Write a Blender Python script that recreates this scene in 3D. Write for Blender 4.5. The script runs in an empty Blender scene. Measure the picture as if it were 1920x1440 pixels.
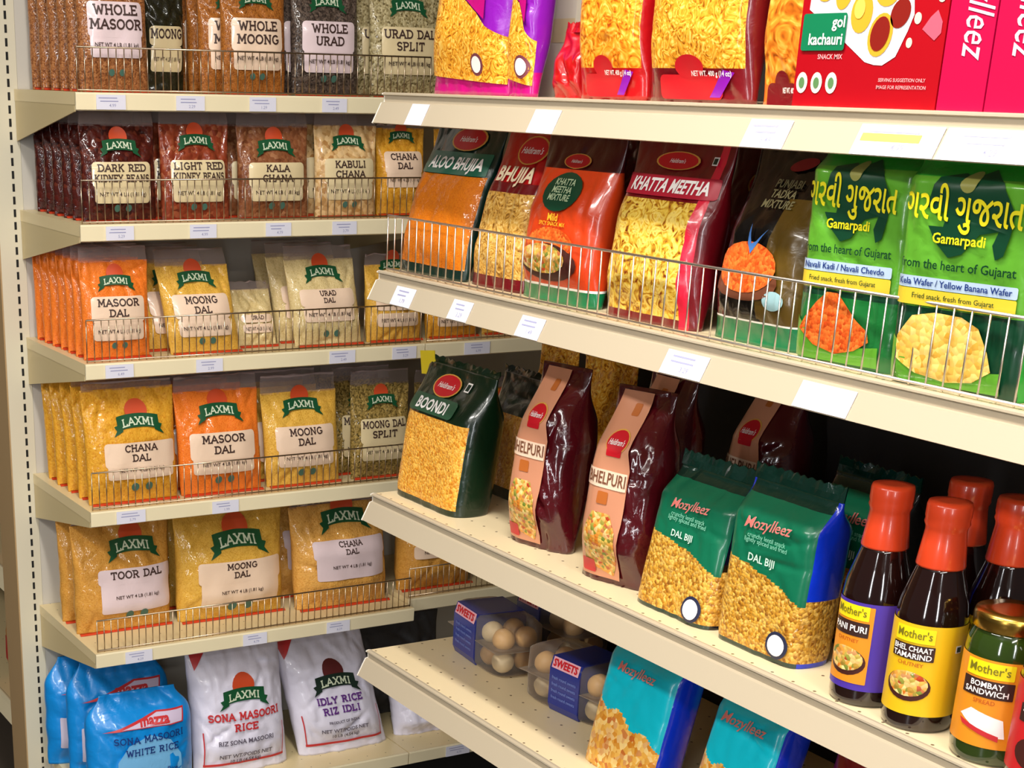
import bpy, bmesh, math, random
from mathutils import Vector, Matrix, noise
from mathutils.geometry import tessellate_polygon
random.seed(7)
SC = bpy.context.scene
COL = SC.collection
PI = math.pi

# ------------------------------------------------------------------ camera
cam_d = bpy.data.cameras.new('camera')
cam = bpy.data.objects.new('camera', cam_d)
COL.objects.link(cam)
cam.location = (-1.0488, -3.0078, 1.6607)
cam.rotation_euler = (1.1976, -0.0209, -0.4881)
cam_d.sensor_fit = 'HORIZONTAL'
cam_d.sensor_width = 36.0
cam_d.lens = 36.0 * 2986.87 / 1920
cam_d.shift_x = (960 - 634.37) / 1920
cam_d.shift_y = (1320.8 - 720) / 1920
cam_d.clip_start = 0.05
SC.camera = cam

# ------------------------------------------------------------------ world, lamps, exposure
W = bpy.data.worlds.new('store_air')
SC.world = W
W.use_nodes = True
W.node_tree.nodes['Background'].inputs[0].default_value = (1.0, 0.95, 0.9, 1)
W.node_tree.nodes['Background'].inputs[1].default_value = 0.07

def strip_light(x, y, z, lx, ly, power, col=(1, 0.96, 0.9), rot=(0, 0, 0)):
    d = bpy.data.lights.new('tube_or_fill_light', 'AREA')
    d.shape = 'RECTANGLE'
    d.size, d.size_y = lx, ly
    d.energy = power
    d.color = col
    o = bpy.data.objects.new('tube_or_fill_light', d)
    COL.objects.link(o)
    o.location = (x, y, z)
    o.rotation_euler = rot
strip_light(-0.35, -1.7, 2.80, 0.16, 1.2, 34)
strip_light(-1.9, -1.4, 2.80, 0.22, 1.3, 34)
strip_light(-1.9, -3.2, 2.80, 0.22, 1.3, 30)
strip_light(-0.35, -3.6, 2.80, 0.22, 1.3, 20)
strip_light(-1.6, -5.0, 2.80, 2.4, 0.3, 40)
# added cool fill panels, unseen behind the camera, for film glints and frontal light
strip_light(-4.2, -3.2, 1.7, 0.25, 1.7, 26, (0.95, 0.97, 1.0), (PI * 0.5, 0, math.radians(-60)))
strip_light(-2.2, -5.6, 1.6, 0.25, 1.7, 24, (0.95, 0.97, 1.0), (PI * 0.5, 0, math.radians(-25)))

SC.view_settings.view_transform = 'Standard'
SC.view_settings.look = 'None'
SC.view_settings.gamma = 1.0
SC.view_settings.exposure = 0.5
SC.view_settings.use_curve_mapping = False

# ------------------------------------------------------------------ materials
def lin(c):
    r = []
    for v in c:
        v = v / 255.0
        r.append(v / 12.92 if v <= 0.04045 else ((v + 0.055) / 1.055) ** 2.4)
    return (r[0], r[1], r[2], 1.0)

_mats = {}
def base_mat(name):
    m = bpy.data.materials.new(name)
    m.use_nodes = True
    nt = m.node_tree
    return m, nt, nt.nodes['Principled BSDF']

def crinkle(nt, b, scale, strength, dist=0.002, sock='Normal'):
    tc = nt.nodes.new('ShaderNodeTexCoord')
    n = nt.nodes.new('ShaderNodeTexNoise')
    n.inputs['Scale'].default_value = scale
    n.inputs['Detail'].default_value = 3
    n.inputs['Distortion'].default_value = 0.8
    bp = nt.nodes.new('ShaderNodeBump')
    bp.inputs['Strength'].default_value = strength
    bp.inputs['Distance'].default_value = dist
    nt.links.new(tc.outputs['Object'], n.inputs['Vector'])
    nt.links.new(n.outputs['Fac'], bp.inputs['Height'])
    nt.links.new(bp.outputs['Normal'], b.inputs[sock])
    return bp

def plain(name, c, rough=0.45, metal=0.0, wrinkle=0, coat=0.0, alpha=None, spec=0.5):
    if name in _mats: return _mats[name]
    m, nt, b = base_mat(name)
    b.inputs['Base Color'].default_value = lin(c)
    b.inputs['Roughness'].default_value = rough
    b.inputs['Metallic'].default_value = metal
    b.inputs['Specular IOR Level'].default_value = spec
    b.inputs['Coat Weight'].default_value = coat
    b.inputs['Coat Roughness'].default_value = 0.08
    if wrinkle: crinkle(nt, b, 45, wrinkle)
    if alpha is not None: b.inputs['Alpha'].default_value = alpha
    _mats[name] = m
    return m

def ramp(nt, stops, const=False):
    r = nt.nodes.new('ShaderNodeValToRGB')
    cr = r.color_ramp
    if const: cr.interpolation = 'CONSTANT'
    while len(cr.elements) < len(stops): cr.elements.new(0.5)
    for e, (p, c) in zip(cr.elements, stops):
        e.position = p
        e.color = lin(c)
    return r

def grain(name, cols, scale=300, rough=0.4, coat=0.6, bump=0.5, stretch=(1, 1, 1)):
    """seen-through packet of grains: voronoi cells of slightly different colours under clear film"""
    if name in _mats: return _mats[name]
    m, nt, b = base_mat(name)
    tc = nt.nodes.new('ShaderNodeTexCoord')
    mp = nt.nodes.new('ShaderNodeMapping')
    mp.inputs['Scale'].default_value = stretch
    v = nt.nodes.new('ShaderNodeTexVoronoi')
    v.inputs['Scale'].default_value = scale
    sp = nt.nodes.new('ShaderNodeSeparateColor')
    n = len(cols)
    r = ramp(nt, [(i / max(1, n - 1), c) for i, c in enumerate(cols)])
    L = nt.links.new
    L(tc.outputs['Object'], mp.inputs['Vector'])
    L(mp.outputs['Vector'], v.inputs['Vector'])
    L(v.outputs['Color'], sp.inputs['Color'])
    L(sp.outputs['Red'], r.inputs['Fac'])
    L(r.outputs['Color'], b.inputs['Base Color'])
    bp = nt.nodes.new('ShaderNodeBump')
    bp.invert = True
    bp.inputs['Strength'].default_value = bump
    bp.inputs['Distance'].default_value = 0.002
    L(v.outputs['Distance'], bp.inputs['Height'])
    L(bp.outputs['Normal'], b.inputs['Normal'])
    b.inputs['Roughness'].default_value = rough
    b.inputs['Specular IOR Level'].default_value = 0.12
    b.inputs['Coat Weight'].default_value = coat
    b.inputs['Coat Roughness'].default_value = 0.06
    crinkle(nt, b, 24, 0.9, 0.006, 'Coat Normal')
    _mats[name] = m
    return m

def strands(name, cols, scale=55, dist=4.0, rough=0.4, coat=0.4):
    """fried noodle strands printed or seen through film: folded noise bands"""
    if name in _mats: return _mats[name]
    m, nt, b = base_mat(name)
    tc = nt.nodes.new('ShaderNodeTexCoord')
    n = nt.nodes.new('ShaderNodeTexNoise')
    n.inputs['Scale'].default_value = scale
    n.inputs['Detail'].default_value = 1.5
    n.inputs['Distortion'].default_value = dist
    k = len(cols)
    r = ramp(nt, [(0.3 + 0.4 * i / (k - 1), c) for i, c in enumerate(cols)])
    L = nt.links.new
    L(tc.outputs['Object'], n.inputs['Vector'])
    L(n.outputs['Fac'], r.inputs['Fac'])
    L(r.outputs['Color'], b.inputs['Base Color'])
    bp = nt.nodes.new('ShaderNodeBump')
    bp.inputs['Strength'].default_value = 0.35
    bp.inputs['Distance'].default_value = 0.002
    L(n.outputs['Fac'], bp.inputs['Height'])
    L(bp.outputs['Normal'], b.inputs['Normal'])
    b.inputs['Roughness'].default_value = rough
    b.inputs['Specular IOR Level'].default_value = 0.12
    b.inputs['Coat Weight'].default_value = coat
    b.inputs['Coat Roughness'].default_value = 0.06
    crinkle(nt, b, 28, 0.4, 0.004, 'Coat Normal')
    _mats[name] = m
    return m

def clear(name, tint=(235, 225, 225), haze=0.35, gloss=0.25):
    if name in _mats: return _mats[name]
    m, nt, b = base_mat(name)
    b.inputs['Base Color'].default_value = lin(tint)
    b.inputs['Roughness'].default_value = 0.12
    crinkle(nt, b, 40, 0.6, 0.003)
    t = nt.nodes.new('ShaderNodeBsdfTransparent')
    mx = nt.nodes.new('ShaderNodeMixShader')
    fr = nt.nodes.new('ShaderNodeFresnel')
    fr.inputs['IOR'].default_value = 1.45
    ma = nt.nodes.new('ShaderNodeMath'); ma.operation = 'ADD'; ma.use_clamp = True
    ma.inputs[1].default_value = haze
    L = nt.links.new
    L(fr.outputs[0], ma.inputs[0])
    L(ma.outputs[0], mx.inputs['Fac'])
    L(t.outputs[0], mx.inputs[1])
    L(b.outputs[0], mx.inputs[2])
    L(mx.outputs[0], nt.nodes['Material Output'].inputs['Surface'])
    _mats[name] = m
    return m

def perforated(name, c, hole, px, py, ox=0, oy=0, rad=0.0022):
    if name in _mats: return _mats[name]
    m, nt, b = base_mat(name)
    b.inputs['Roughness'].default_value = 0.35
    tc = nt.nodes.new('ShaderNodeTexCoord')
    sx = nt.nodes.new('ShaderNodeSeparateXYZ')
    L = nt.links.new
    L(tc.outputs['Object'], sx.inputs[0])
    def mth(op, a, bb=None):
        n = nt.nodes.new('ShaderNodeMath'); n.operation = op
        for i, v in enumerate((a, bb)):
            if v is None: continue
            if isinstance(v, (int, float)): n.inputs[i].default_value = v
            else: L(v, n.inputs[i])
        return n.outputs[0]
    def cell(s, p, o):
        q = mth('FRACT', mth('DIVIDE', mth('ADD', s, 10 + o), p))
        return mth('MULTIPLY', mth('ABSOLUTE', mth('SUBTRACT', q, 0.5)), p)
    dx, dy = cell(sx.outputs[0], px, ox), cell(sx.outputs[1], py, oy)
    d = mth('SQRT', mth('ADD', mth('MULTIPLY', dx, dx), mth('MULTIPLY', dy, dy)))
    f = mth('LESS_THAN', d, rad)
    mx = nt.nodes.new('ShaderNodeMix'); mx.data_type = 'RGBA'
    mx.inputs[6].default_value = lin(c); mx.inputs[7].default_value = lin(hole)
    L(f, mx.inputs[0]); L(mx.outputs[2], b.inputs['Base Color'])
    _mats[name] = m
    return m

# ------------------------------------------------------------------ mesh building
class MB:
    def __init__(s): s.v, s.f, s.m = [], [], []
    def add(s, vs, fs, mi=0):
        o = len(s.v)
        s.v += [tuple(v) for v in vs]
        s.f += [tuple(i + o for i in f) for f in fs]
        s.m += [mi] * len(fs)
        return s
    def box(s, a, b, mi=0):
        (x0, y0, z0), (x1, y1, z1) = a, b
        v = [(x0, y0, z0), (x1, y0, z0), (x1, y1, z0), (x0, y1, z0), (x0, y0, z1), (x1, y0, z1), (x1, y1, z1), (x0, y1, z1)]
        return s.add(v, [(0, 3, 2, 1), (4, 5, 6, 7), (0, 1, 5, 4), (1, 2, 6, 5), (2, 3, 7, 6), (3, 0, 4, 7)], mi)
    def prism(s, poly, axis, a, b, mi=0):
        """extrude a 2d polygon along an axis (0 x, 1 y, 2 z)"""
        n = len(poly)
        def pt(p, t):
            q = [p[0], p[1]]
            q.insert(axis, t)
            return tuple(q)
        v = [pt(p, a) for p in poly] + [pt(p, b) for p in poly]
        f = [(i, (i + 1) % n, n + (i + 1) % n, n + i) for i in range(n)]
        return s.add(v, f + [tuple(range(n))[::-1], tuple(range(n, 2 * n))], mi)
    def rod(s, a, b, r, n=8, mi=0):
        a, b = Vector(a), Vector(b)
        d = (b - a).normalized()
        u = d.orthogonal().normalized()
        w = d.cross(u)
        v = []
        for p in (a, b):
            for k in range(n):
                t = 2 * PI * k / n
                v.append(p + u * (r * math.cos(t)) + w * (r * math.sin(t)))
        f = [(k, (k + 1) % n, n + (k + 1) % n, n + k) for k in range(n)]
        return s.add(v, f + [tuple(range(n))[::-1], tuple(range(n, 2 * n))], mi)
    def lathe(s, prof, n=40, mi=0, c=(0, 0)):
        v = []
        for r, z in prof:
            for k in range(n):
                t = 2 * PI * k / n
                v.append((c[0] + r * math.cos(t), c[1] + r * math.sin(t), z))
        f = []
        for i in range(len(prof) - 1):
            for k in range(n):
                f.append((i * n + k, i * n + (k + 1) % n, (i + 1) * n + (k + 1) % n, (i + 1) * n + k))
        f.append(tuple(range(n))[::-1])
        f.append(tuple(range((len(prof) - 1) * n, len(prof) * n)))
        return s.add(v, f, mi)

def mesh_of(name, mb, mats, smooth=False):
    me = bpy.data.meshes.new(name)
    me.from_pydata(mb.v, [], mb.f)
    if not isinstance(mats, (list, tuple)): mats = [mats]
    for m in mats: me.materials.append(m)
    if len(mats) > 1: me.polygons.foreach_set('material_index', mb.m)
    if smooth: me.polygons.foreach_set('use_smooth', [True] * len(me.polygons))
    me.update()
    return me

def part(name, mb, mats, parent=None, smooth=False, label=None, loc=None, me=None):
    o = bpy.data.objects.new(name, me or mesh_of(name, mb, mats, smooth))
    COL.objects.link(o)
    if parent is not None: o.parent = parent
    if label: o['label'] = label
    if loc: o.location = loc
    return o

def thing(name, label, cat, loc=(0, 0, 0), rot=(0, 0, 0), group=None):
    o = bpy.data.objects.new(name, None)
    COL.objects.link(o)
    o.empty_display_size = 0.05
    o.location = loc
    o.rotation_euler = rot
    o['label'] = label
    o['category'] = cat
    if group: o['group'] = group
    return o

def tag(o, label, cat, group=None):
    o['label'] = label
    o['category'] = cat
    if group: o['group'] = group
    return o

def copy_tree(o, parent=None, keep=None):
    c = o.copy()
    COL.objects.link(c)
    if parent is not None: c.parent = parent
    for ch in o.children:
        if keep and parent is None and not ch.name.split('.')[0] in keep: continue
        copy_tree(ch, c, keep)
    return c

def structure(name, mb, m):
    o = part(name, mb, m)
    o['kind'] = 'structure'
    return o

# ------------------------------------------------------------------ surfaces that packets and prints follow
def smooth01(a, b, x):
    t = max(0.0, min(1.0, (x - a) / (b - a)))
    return t * t * (3 - 2 * t)

class Bag:
    """soft packet standing on its base, front facing -y, base centre at the origin"""
    pw = 3.2
    def __init__(s, w, h, t, kind='pillow', lean=0.0, seed=0, wr=0.002, neck=0.0, taper=0.45, foot=0.0, sway=0.0):
        s.w, s.h, s.t, s.kind, s.lean, s.seed, s.wr, s.neck, s.taper, s.foot, s.sway = w, h, t, kind, lean, seed, wr, neck, taper, foot, sway
    def hw(s, v):
        k = s.w / 2
        k *= 1 - s.neck * smooth01(0.55, 0.85, v)
        if s.kind == 'pillow':
            k *= 1 - 0.035 * math.sin(PI * max(0, min(1, v))) - s.foot * smooth01(0.25, 0, v)
            k *= 1 + 0.012 * noise.noise(Vector((v * 9, s.seed * 3.1, 1)))
        return k
    def th(s, u, v):
        u = max(-1, min(1, u)); v = max(0, min(1, v))
        if s.kind == 'block':
            g = (0.93 + 0.07 * smooth01(0, 0.1, v)) * (1 - 0.9 * smooth01(1 - s.taper, 1, v))
            e = (1 - abs(u) ** 9) ** 0.5
        else:
            g = (0.42 + 0.58 * smooth01(0, 0.28, v)) * (1 - 0.93 * smooth01(1 - s.taper, 1.0, v) ** 0.8)
            e = (1 - abs(u) ** s.pw) ** 0.55
        return 0.0007 + s.t / 2 * g * e
    def creases(s):
        if not hasattr(s, '_cr'):
            rnd = random.Random(int(s.seed * 13 + 5))
            s._cr = []
            for k in range(12):
                a = rnd.uniform(-0.9, 0.9) + (PI / 2 if rnd.random() < .3 else 0)
                z = s.h * (rnd.uniform(.62, 1.0) if k < 7 else rnd.uniform(.05, .6))
                s._cr.append((rnd.uniform(-.46, .46) * s.w, z, math.cos(a), math.sin(a), rnd.uniform(.02, .07), rnd.uniform(.6, 1.3)))
        return s._cr
    def wrk(s, x, z, u, folds=True):
        if s.wr == 0: return 0
        k = s.seed * 7.3
        a = 0.7 * noise.noise(Vector((x * 24 + k, z * 18, k)))
        if folds:          # folds only ever sink in, so printed parts lie over them
            b = max(0, 1 - abs(noise.noise(Vector((x * 45 + z * 18 + k, z * 16 - x * 10, k + 5)))) * 2)
            a += 0.7 * b * b * b
            for px, pz, nx, nz, ln, am in s.creases():
                d = (x - px) * nx + (z - pz) * nz
                e = -(x - px) * nz + (z - pz) * nx
                if abs(d) < 0.016 and abs(e) < ln: a += am * math.exp(-(d / 0.005) ** 2) * (1 - (e / ln) ** 2)
        return s.wr * a * (1 - min(1, abs(u)) ** 6)
    def P(s, x, z, off=0.0, back=False):
        v = z / s.h
        hw = s.hw(v)
        u = max(-0.995, min(0.995, x / hw)) if off else x / hw
        if off: x = u * hw
        th = s.th(u, v)
        y = th if back else -(th + off) + s.wrk(x, z, u, not off)
        return (x + s.sway * z, y + s.lean * z, z)

class Cyl:
    def __init__(s, r): s.r = r
    def P(s, x, z, off=0.0):
        a = x / s.r
        return ((s.r + off) * math.sin(a), -(s.r + off) * math.cos(a), z)

class Flat:
    """flat front face at y = y0"""
    def __init__(s, y0=0.0, lean=0.0): s.y0, s.lean = y0, lean
    def P(s, x, z, off=0.0): return (x, s.y0 - off + s.lean * z, z)

def body_mesh(name, S, mats, zone=None, cuts=(), nu=44, nv=56):
    if S.kind == 'block': nv = 84
    us = []
    for i in range(nu + 1):
        q = 2 * i / nu - 1
        us.append(math.copysign(1 - (1 - abs(q)) ** (2.6 if S.kind == 'block' else 1.7), q))
    vs = sorted(set([round(i / nv, 5) for i in range(nv + 1)] + [round(c, 5) for c in cuts]))
    mb = MB()
    idx = {}
    def vid(i, j, back):
        key = (i, j, back if 0 < i < nu else False)
        if key not in idx:
            v = vs[j]
            x = us[i] * S.hw(v)
            p = S.P(x, v * S.h, 0, back)
            if not 0 < i < nu: p = (p[0], S.lean * v * S.h, p[2])
            idx[key] = len(mb.v)
            mb.v.append(p)
        return idx[key]
    for j in range(len(vs) - 1):
        vm = (vs[j] + vs[j + 1]) / 2
        for i in range(nu):
            um = (us[i] + us[i + 1]) / 2
            for back in (False, True):
                q = (vid(i, j, back), vid(i + 1, j, back), vid(i + 1, j + 1, back), vid(i, j + 1, back))
                q = tuple(dict.fromkeys(q))
                mb.f.append(q[::-1] if back else q)
                mb.m.append(zone(um, vm, back) if zone else 0)
    for j, rev in ((0, False), (len(vs) - 1, True)):
        ring = [vid(i, j, False) for i in range(nu + 1)] + [vid(i, j, True) for i in range(nu - 1, 0, -1)]
        mb.f.append(tuple(ring) if rev else tuple(ring[::-1]))
        mb.m.append(zone(0, 0.999 if rev else 0.001, False) if zone else 0)
    return mesh_of(name, mb, mats, True)

def patch(S, cx, cz, hw, hh, off, shape='rect', r=None, arch=0.0, mb=None, mi=0, dens=0.006, rot=0.0):
    """a label lying on the surface; shape rect (r = corner radius) or ellipse"""
    mb = mb or MB()
    nx = max(3, min(40, int(2 * hw / dens))); nz = max(3, min(40, int(2 * hh / dens)))
    if shape == 'ellipse': nx, nz = max(nx, 8), max(nz, 10)
    if r is None: r = min(hw, hh) * 0.18
    ca, sa = math.cos(rot), math.sin(rot)
    zs = [-hh + 2 * hh * j / nz for j in range(nz + 1)]
    if shape == 'ellipse': zs = [-hh * math.cos(PI * j / nz) for j in range(nz + 1)]
    elif r > 0:
        ex = [hh - r + r * math.sin(k * PI / 6) for k in range(0, 4)]
        zs = sorted(set([round(z, 6) for z in zs if abs(z) < hh - r] + [round(z, 6) for z in ex] + [round(-z, 6) for z in ex]))
    vs = []
    for z in zs:
        if shape == 'ellipse': w = hw * math.sqrt(max(0, 1 - (z / hh) ** 2))
        else:
            q = max(0, abs(z) - (hh - r))
            w = hw - r + math.sqrt(max(0, r * r - q * q))
        for i in range(nx + 1):
            x = w * (2 * i / nx - 1)
            X, Z = x * ca - z * sa, x * sa + z * ca
            vs.append(S.P(cx + X, cz + Z + arch * (1 - (X / hw) ** 2), off))
    n = nx + 1
    fs = [(j * n + i, j * n + i + 1, (j + 1) * n + i + 1, (j + 1) * n + i) for j in range(len(zs) - 1) for i in range(nx)]
    return mb.add(vs, fs, mi)

def poly(S, pts, off, mb=None, mi=0, cuts=3):
    """a free outline lying on the surface"""
    mb = mb or MB()
    bm = bmesh.new()
    vv = [bm.verts.new((p[0], p[1], 0)) for p in pts]
    tris = tessellate_polygon([[Vector((p[0], p[1], 0)) for p in pts]])
    for t in tris:
        try: bm.faces.new([vv[i] for i in t])
        except ValueError: pass
    if cuts: bmesh.ops.subdivide_edges(bm, edges=bm.edges[:], cuts=cuts, use_grid_fill=True)
    bm.normal_update()
    bm.verts.index_update()
    vs = [S.P(v.co.x, v.co.y, off) for v in bm.verts]
    fs = [tuple(l.vert.index for l in f.loops) if f.normal.z > 0 else tuple(l.vert.index for l in f.loops)[::-1] for f in bm.faces]
    bm.free()
    return mb.add(vs, fs, mi)

# ------------------------------------------------------------------ lettering
def arcp(cx, cy, rx, ry, a0, a1, n=7):
    return [(cx + rx * math.cos(math.radians(a0 + (a1 - a0) * i / n)), cy + ry * math.sin(math.radians(a0 + (a1 - a0) * i / n))) for i in range(n + 1)]
# slab letters: width, strokes, serif points
SLAB = {
 'A': (.8, [[(0, 0), (.4, 1)], [(.8, 0), (.4, 1)], [(.17, .33), (.63, .33)]], [(0, 0), (.8, 0)]),
 'B': (.62, [[(.08, 0), (.08, 1)], [(.08, 1)] + arcp(.32, .76, .24, .24, 90, -90) + [(.08, .52)], [(.08, .52)] + arcp(.36, .26, .26, .26, 90, -90) + [(.08, 0)]], [(.03, 0), (.03, 1)]),
 'C': (.72, [arcp(.4, .5, .38, .5, 45, 315, 12)], [(.68, .86)]),
 'D': (.74, [[(.08, 0), (.08, 1)], [(.08, 1)] + arcp(.34, .5, .38, .5, 90, -90, 10) + [(.08, 0)]], [(.03, 0), (.03, 1)]),
 'E': (.62, [[(.08, 0), (.08, 1)], [(.08, 1), (.6, 1), (.6, .84)], [(.08, .52), (.45, .52)], [(.08, 0), (.6, 0), (.6, .16)]], [(.03, 0), (.03, 1)]),
 'G': (.78, [arcp(.4, .5, .38, .5, 50, 330, 12) + [(.74, .45), (.5, .45)]], []),
 'H': (.78, [[(.1, 0), (.1, 1)], [(.68, 0), (.68, 1)], [(.1, .52), (.68, .52)]], [(.1, 0), (.1, 1), (.68, 0), (.68, 1)]),
 'I': (.34, [[(.17, 0), (.17, 1)]], [(.17, 0), (.17, 1)]),
 'K': (.74, [[(.1, 0), (.1, 1)], [(.66, 1), (.1, .42)], [(.3, .6), (.7, 0)]], [(.1, 0), (.1, 1), (.66, 1), (.68, 0)]),
 'L': (.6, [[(.1, 1), (.1, 0), (.58, 0), (.58, .2)]], [(.1, 1), (.05, 0)]),
 'M': (.92, [[(.1, 0), (.14, 1), (.46, .25), (.78, 1), (.82, 0)]], [(.1, 0), (.08, 1), (.84, 1), (.82, 0)]),
 'N': (.8, [[(.1, 0), (.1, 1), (.68, 0), (.68, 1)]], [(.1, 0), (.06, 1), (.68, 1)]),
 'O': (.8, [arcp(.4, .5, .38, .5, 0, 360, 16)], []),
 'P': (.64, [[(.1, 0), (.1, 1)], [(.1, 1)] + arcp(.34, .73, .27, .27, 90, -90) + [(.1, .46)]], [(.1, 0), (.04, 1)]),
 'R': (.72, [[(.1, 0), (.1, 1)], [(.1, 1)] + arcp(.34, .74, .26, .26, 90, -90) + [(.1, .48)], [(.36, .48), (.64, 0)]], [(.1, 0), (.04, 1), (.66, 0)]),
 'S': (.62, [arcp(.31, .74, .27, .26, 30, 270, 9) + arcp(.31, .25, .28, .25, 90, -150, 9)], []),
 'T': (.72, [[(.36, 0), (.36, 1)], [(.02, .82), (.02, 1), (.7, 1), (.7, .82)]], [(.36, 0)]),
 'U': (.78, [[(.1, 1), (.1, .35)] + arcp(.39, .32, .29, .32, 180, 360, 8) + [(.68, 1)]], [(.1, 1), (.68, 1)]),
 'W': (1.0, [[(.05, 1), (.27, 0), (.5, .85), (.73, 0), (.95, 1)]], [(.05, 1), (.95, 1)]),
 'X': (.76, [[(.06, 0), (.7, 1)], [(.06, 1), (.7, 0)]], [(.06, 0), (.7, 1), (.06, 1), (.7, 0)]),
 'Y': (.74, [[(.04, 1), (.37, .48), (.7, 1)], [(.37, .48), (.37, 0)]], [(.04, 1), (.7, 1), (.37, 0)]),
 'Z': (.66, [[(.04, .84), (.04, 1), (.6, 1), (.04, 0), (.62, 0), (.62, .18)]], []),
 ' ': (.38, [], []),
}
_txt = {}
def slab(text, sw=0.17):
    """vertices and faces of slab serif lettering, cap height 1, centred on x"""
    key = ('slab', text, sw)
    if key in _txt: return _txt[key]
    vs, fs = [], []
    def quad(a, b, w):
        d = Vector((b[0] - a[0], b[1] - a[1]))
        ln = d.length
        if ln < 1e-6: return
        d /= ln
        n = Vector((-d.y, d.x)) * w / 2
        e = d * w * 0.35
        A, B = Vector(a) - e, Vector(b) + e
        k = max(1, int(ln / 0.3))
        o = len(vs)
        for i in range(k + 1):
            p = A.lerp(B, i / k)
            vs.append((p.x - n.x, p.y - n.y)); vs.append((p.x + n.x, p.y + n.y))
        for i in range(k):
            fs.append((o + 2 * i, o + 2 * i + 2, o + 2 * i + 3, o + 2 * i + 1))
    x = 0
    for ch in text:
        w, strokes, ser = SLAB.get(ch, SLAB[' '])
        for st in strokes:
            pts = [(x + p[0], sw / 2 + p[1] * (1 - sw)) for p in st]
            for a, b in zip(pts, pts[1:]): quad(a, b, sw)
        for sx, sy in ser:
            zc = sw * .4 + sy * (1 - sw * .8)
            quad((x + sx - .11, zc), (x + sx + .11, zc), sw * .8)
        x += w + 0.2
    x -= 0.2
    vs = [(a - x / 2, b) for a, b in vs]
    _txt[key] = (vs, fs, x)
    return _txt[key]

def font(text, bold=0.0, shear=0.0):
    key = ('font', text, bold, shear)
    if key in _txt: return _txt[key]
    c = bpy.data.curves.new('lettering', 'FONT')
    c.body = text
    c.resolution_u = 2
    c.offset = bold
    c.shear = shear
    o = bpy.data.objects.new('lettering', c)
    COL.objects.link(o)
    me = bpy.data.meshes.new_from_object(o.evaluated_get(bpy.context.evaluated_depsgraph_get()))
    vs = [(v.co.x, v.co.y) for v in me.vertices]
    fs = [tuple(p.vertices) for p in me.polygons]
    bpy.data.objects.remove(o); bpy.data.curves.remove(c); bpy.data.meshes.remove(me)
    x0, x1 = min(v[0] for v in vs), max(v[0] for v in vs)
    k = 1 / 0.72
    vs = [((a - (x0 + x1) / 2) * k, b * k) for a, b in vs]
    _txt[key] = (vs, fs, (x1 - x0) * k)
    return _txt[key]

def write(S, glyphs, cx, z, height, off, mb=None, maxw=None, arch=0.0, rot=0.0, mi=0, sx=1.0, tilt=0.0):
    """lay lettering on a surface: z is the baseline"""
    mb = mb or MB()
    vs, fs, w = glyphs
    hx = height * sx
    if maxw and w * hx > maxw: hx = maxw / w
    half = max(1e-6, w * hx / 2)
    ca, sa = math.cos(rot), math.sin(rot)
    out = []
    for a, b in vs:
        X, Z = a * hx + tilt * b * height, b * height
        Z += arch * (1 - (X / half) ** 2)
        X, Z = X * ca - Z * sa, X * sa + Z * ca
        out.append(S.P(cx + X, z + Z, off))
    return mb.add(out, fs, mi)

# ------------------------------------------------------------------ shared materials
CREAM = plain('cream_enamel', (238, 224, 186), 0.38)
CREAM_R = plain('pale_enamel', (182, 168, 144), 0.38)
DECK_L = perforated('cream_deck', (228, 208, 160), (120, 100, 70), 0.05, 0.05, rad=0.0016)
DECK_R = perforated('perforated_deck', (226, 206, 166), (110, 88, 66), 0.048, 0.036, rad=0.0021)
BRACKET = plain('bracket_enamel', (206, 186, 138), 0.45)
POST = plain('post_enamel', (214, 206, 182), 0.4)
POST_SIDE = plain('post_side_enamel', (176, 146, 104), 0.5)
SLOT = plain('slot_black', (16, 14, 12), 0.8)
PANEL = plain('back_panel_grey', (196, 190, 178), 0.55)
SHADE_PANEL = plain('back_panel_shade_dark', (26, 20, 18), 0.7)  # shade deep behind the snack shelves, put into the panel colour
WIRE = plain('chrome_wire', (190, 170, 145), 0.28, 1.0)
PAPER = plain('tag_paper', (222, 220, 232), 0.6)
PRINT = plain('tag_print', (158, 158, 190), 0.7)
YELLOW_HI = plain('tag_highlighter', (246, 226, 90), 0.6)
CAP_PL = plain('rail_end_plastic', (236, 230, 218), 0.3)
WHITE = plain('white_print', (245, 240, 235), 0.4)
INK = plain('brown_ink', (62, 40, 34), 0.5)
DKGREEN = plain('banner_green', (18, 78, 44), 0.35)
SUN = plain('sun_orange', (206, 74, 34), 0.4, coat=0.4)
RED = plain('logo_red', (196, 20, 34), 0.35)
GOLD = plain('gold_line', (214, 160, 70), 0.4)
MARK = plain('mark_teal', (70, 110, 96), 0.5)
CLEAR = clear('clear_film', (225, 205, 200), 0.09)
CLEAR_PET = clear('clear_shell', (225, 215, 205), 0.05)
REDEDGE = plain('red_seal', (206, 62, 30), 0.35)
BANNER_INK = plain('banner_ink', (204, 214, 186), 0.4)
WIRE_R = plain('bright_wire', (226, 216, 204), 0.36, 1.0)
LABELP = plain('label_peach', (240, 210, 182), 0.35, coat=0.7, wrinkle=0.35)
LABELB = plain('label_beige', (226, 206, 160), 0.35, coat=0.7, wrinkle=0.35)
LABELW = plain('label_lilac', (228, 206, 208), 0.35, coat=0.7, wrinkle=0.35)

# ------------------------------------------------------------------ setting
structure('floor', MB().box((-5, -7, -0.05), (4, 4, 0)), plain('dark_floor', (74, 66, 58), 0.35))
structure('ceiling', MB().box((-5, -7, 2.9), (4, 4, 2.95)), plain('ceiling_tile', (215, 210, 200), 0.9))
structure('wall_back', MB().box((-5, 3.9, 0), (4, 4.0, 2.9)), plain('wall_paint', (150, 130, 105), 0.8))
structure('wall_right', MB().box((3.9, -7, 0), (4.0, 3.9, 2.9)), plain('wall_paint', (150, 130, 105), 0.8))

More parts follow.
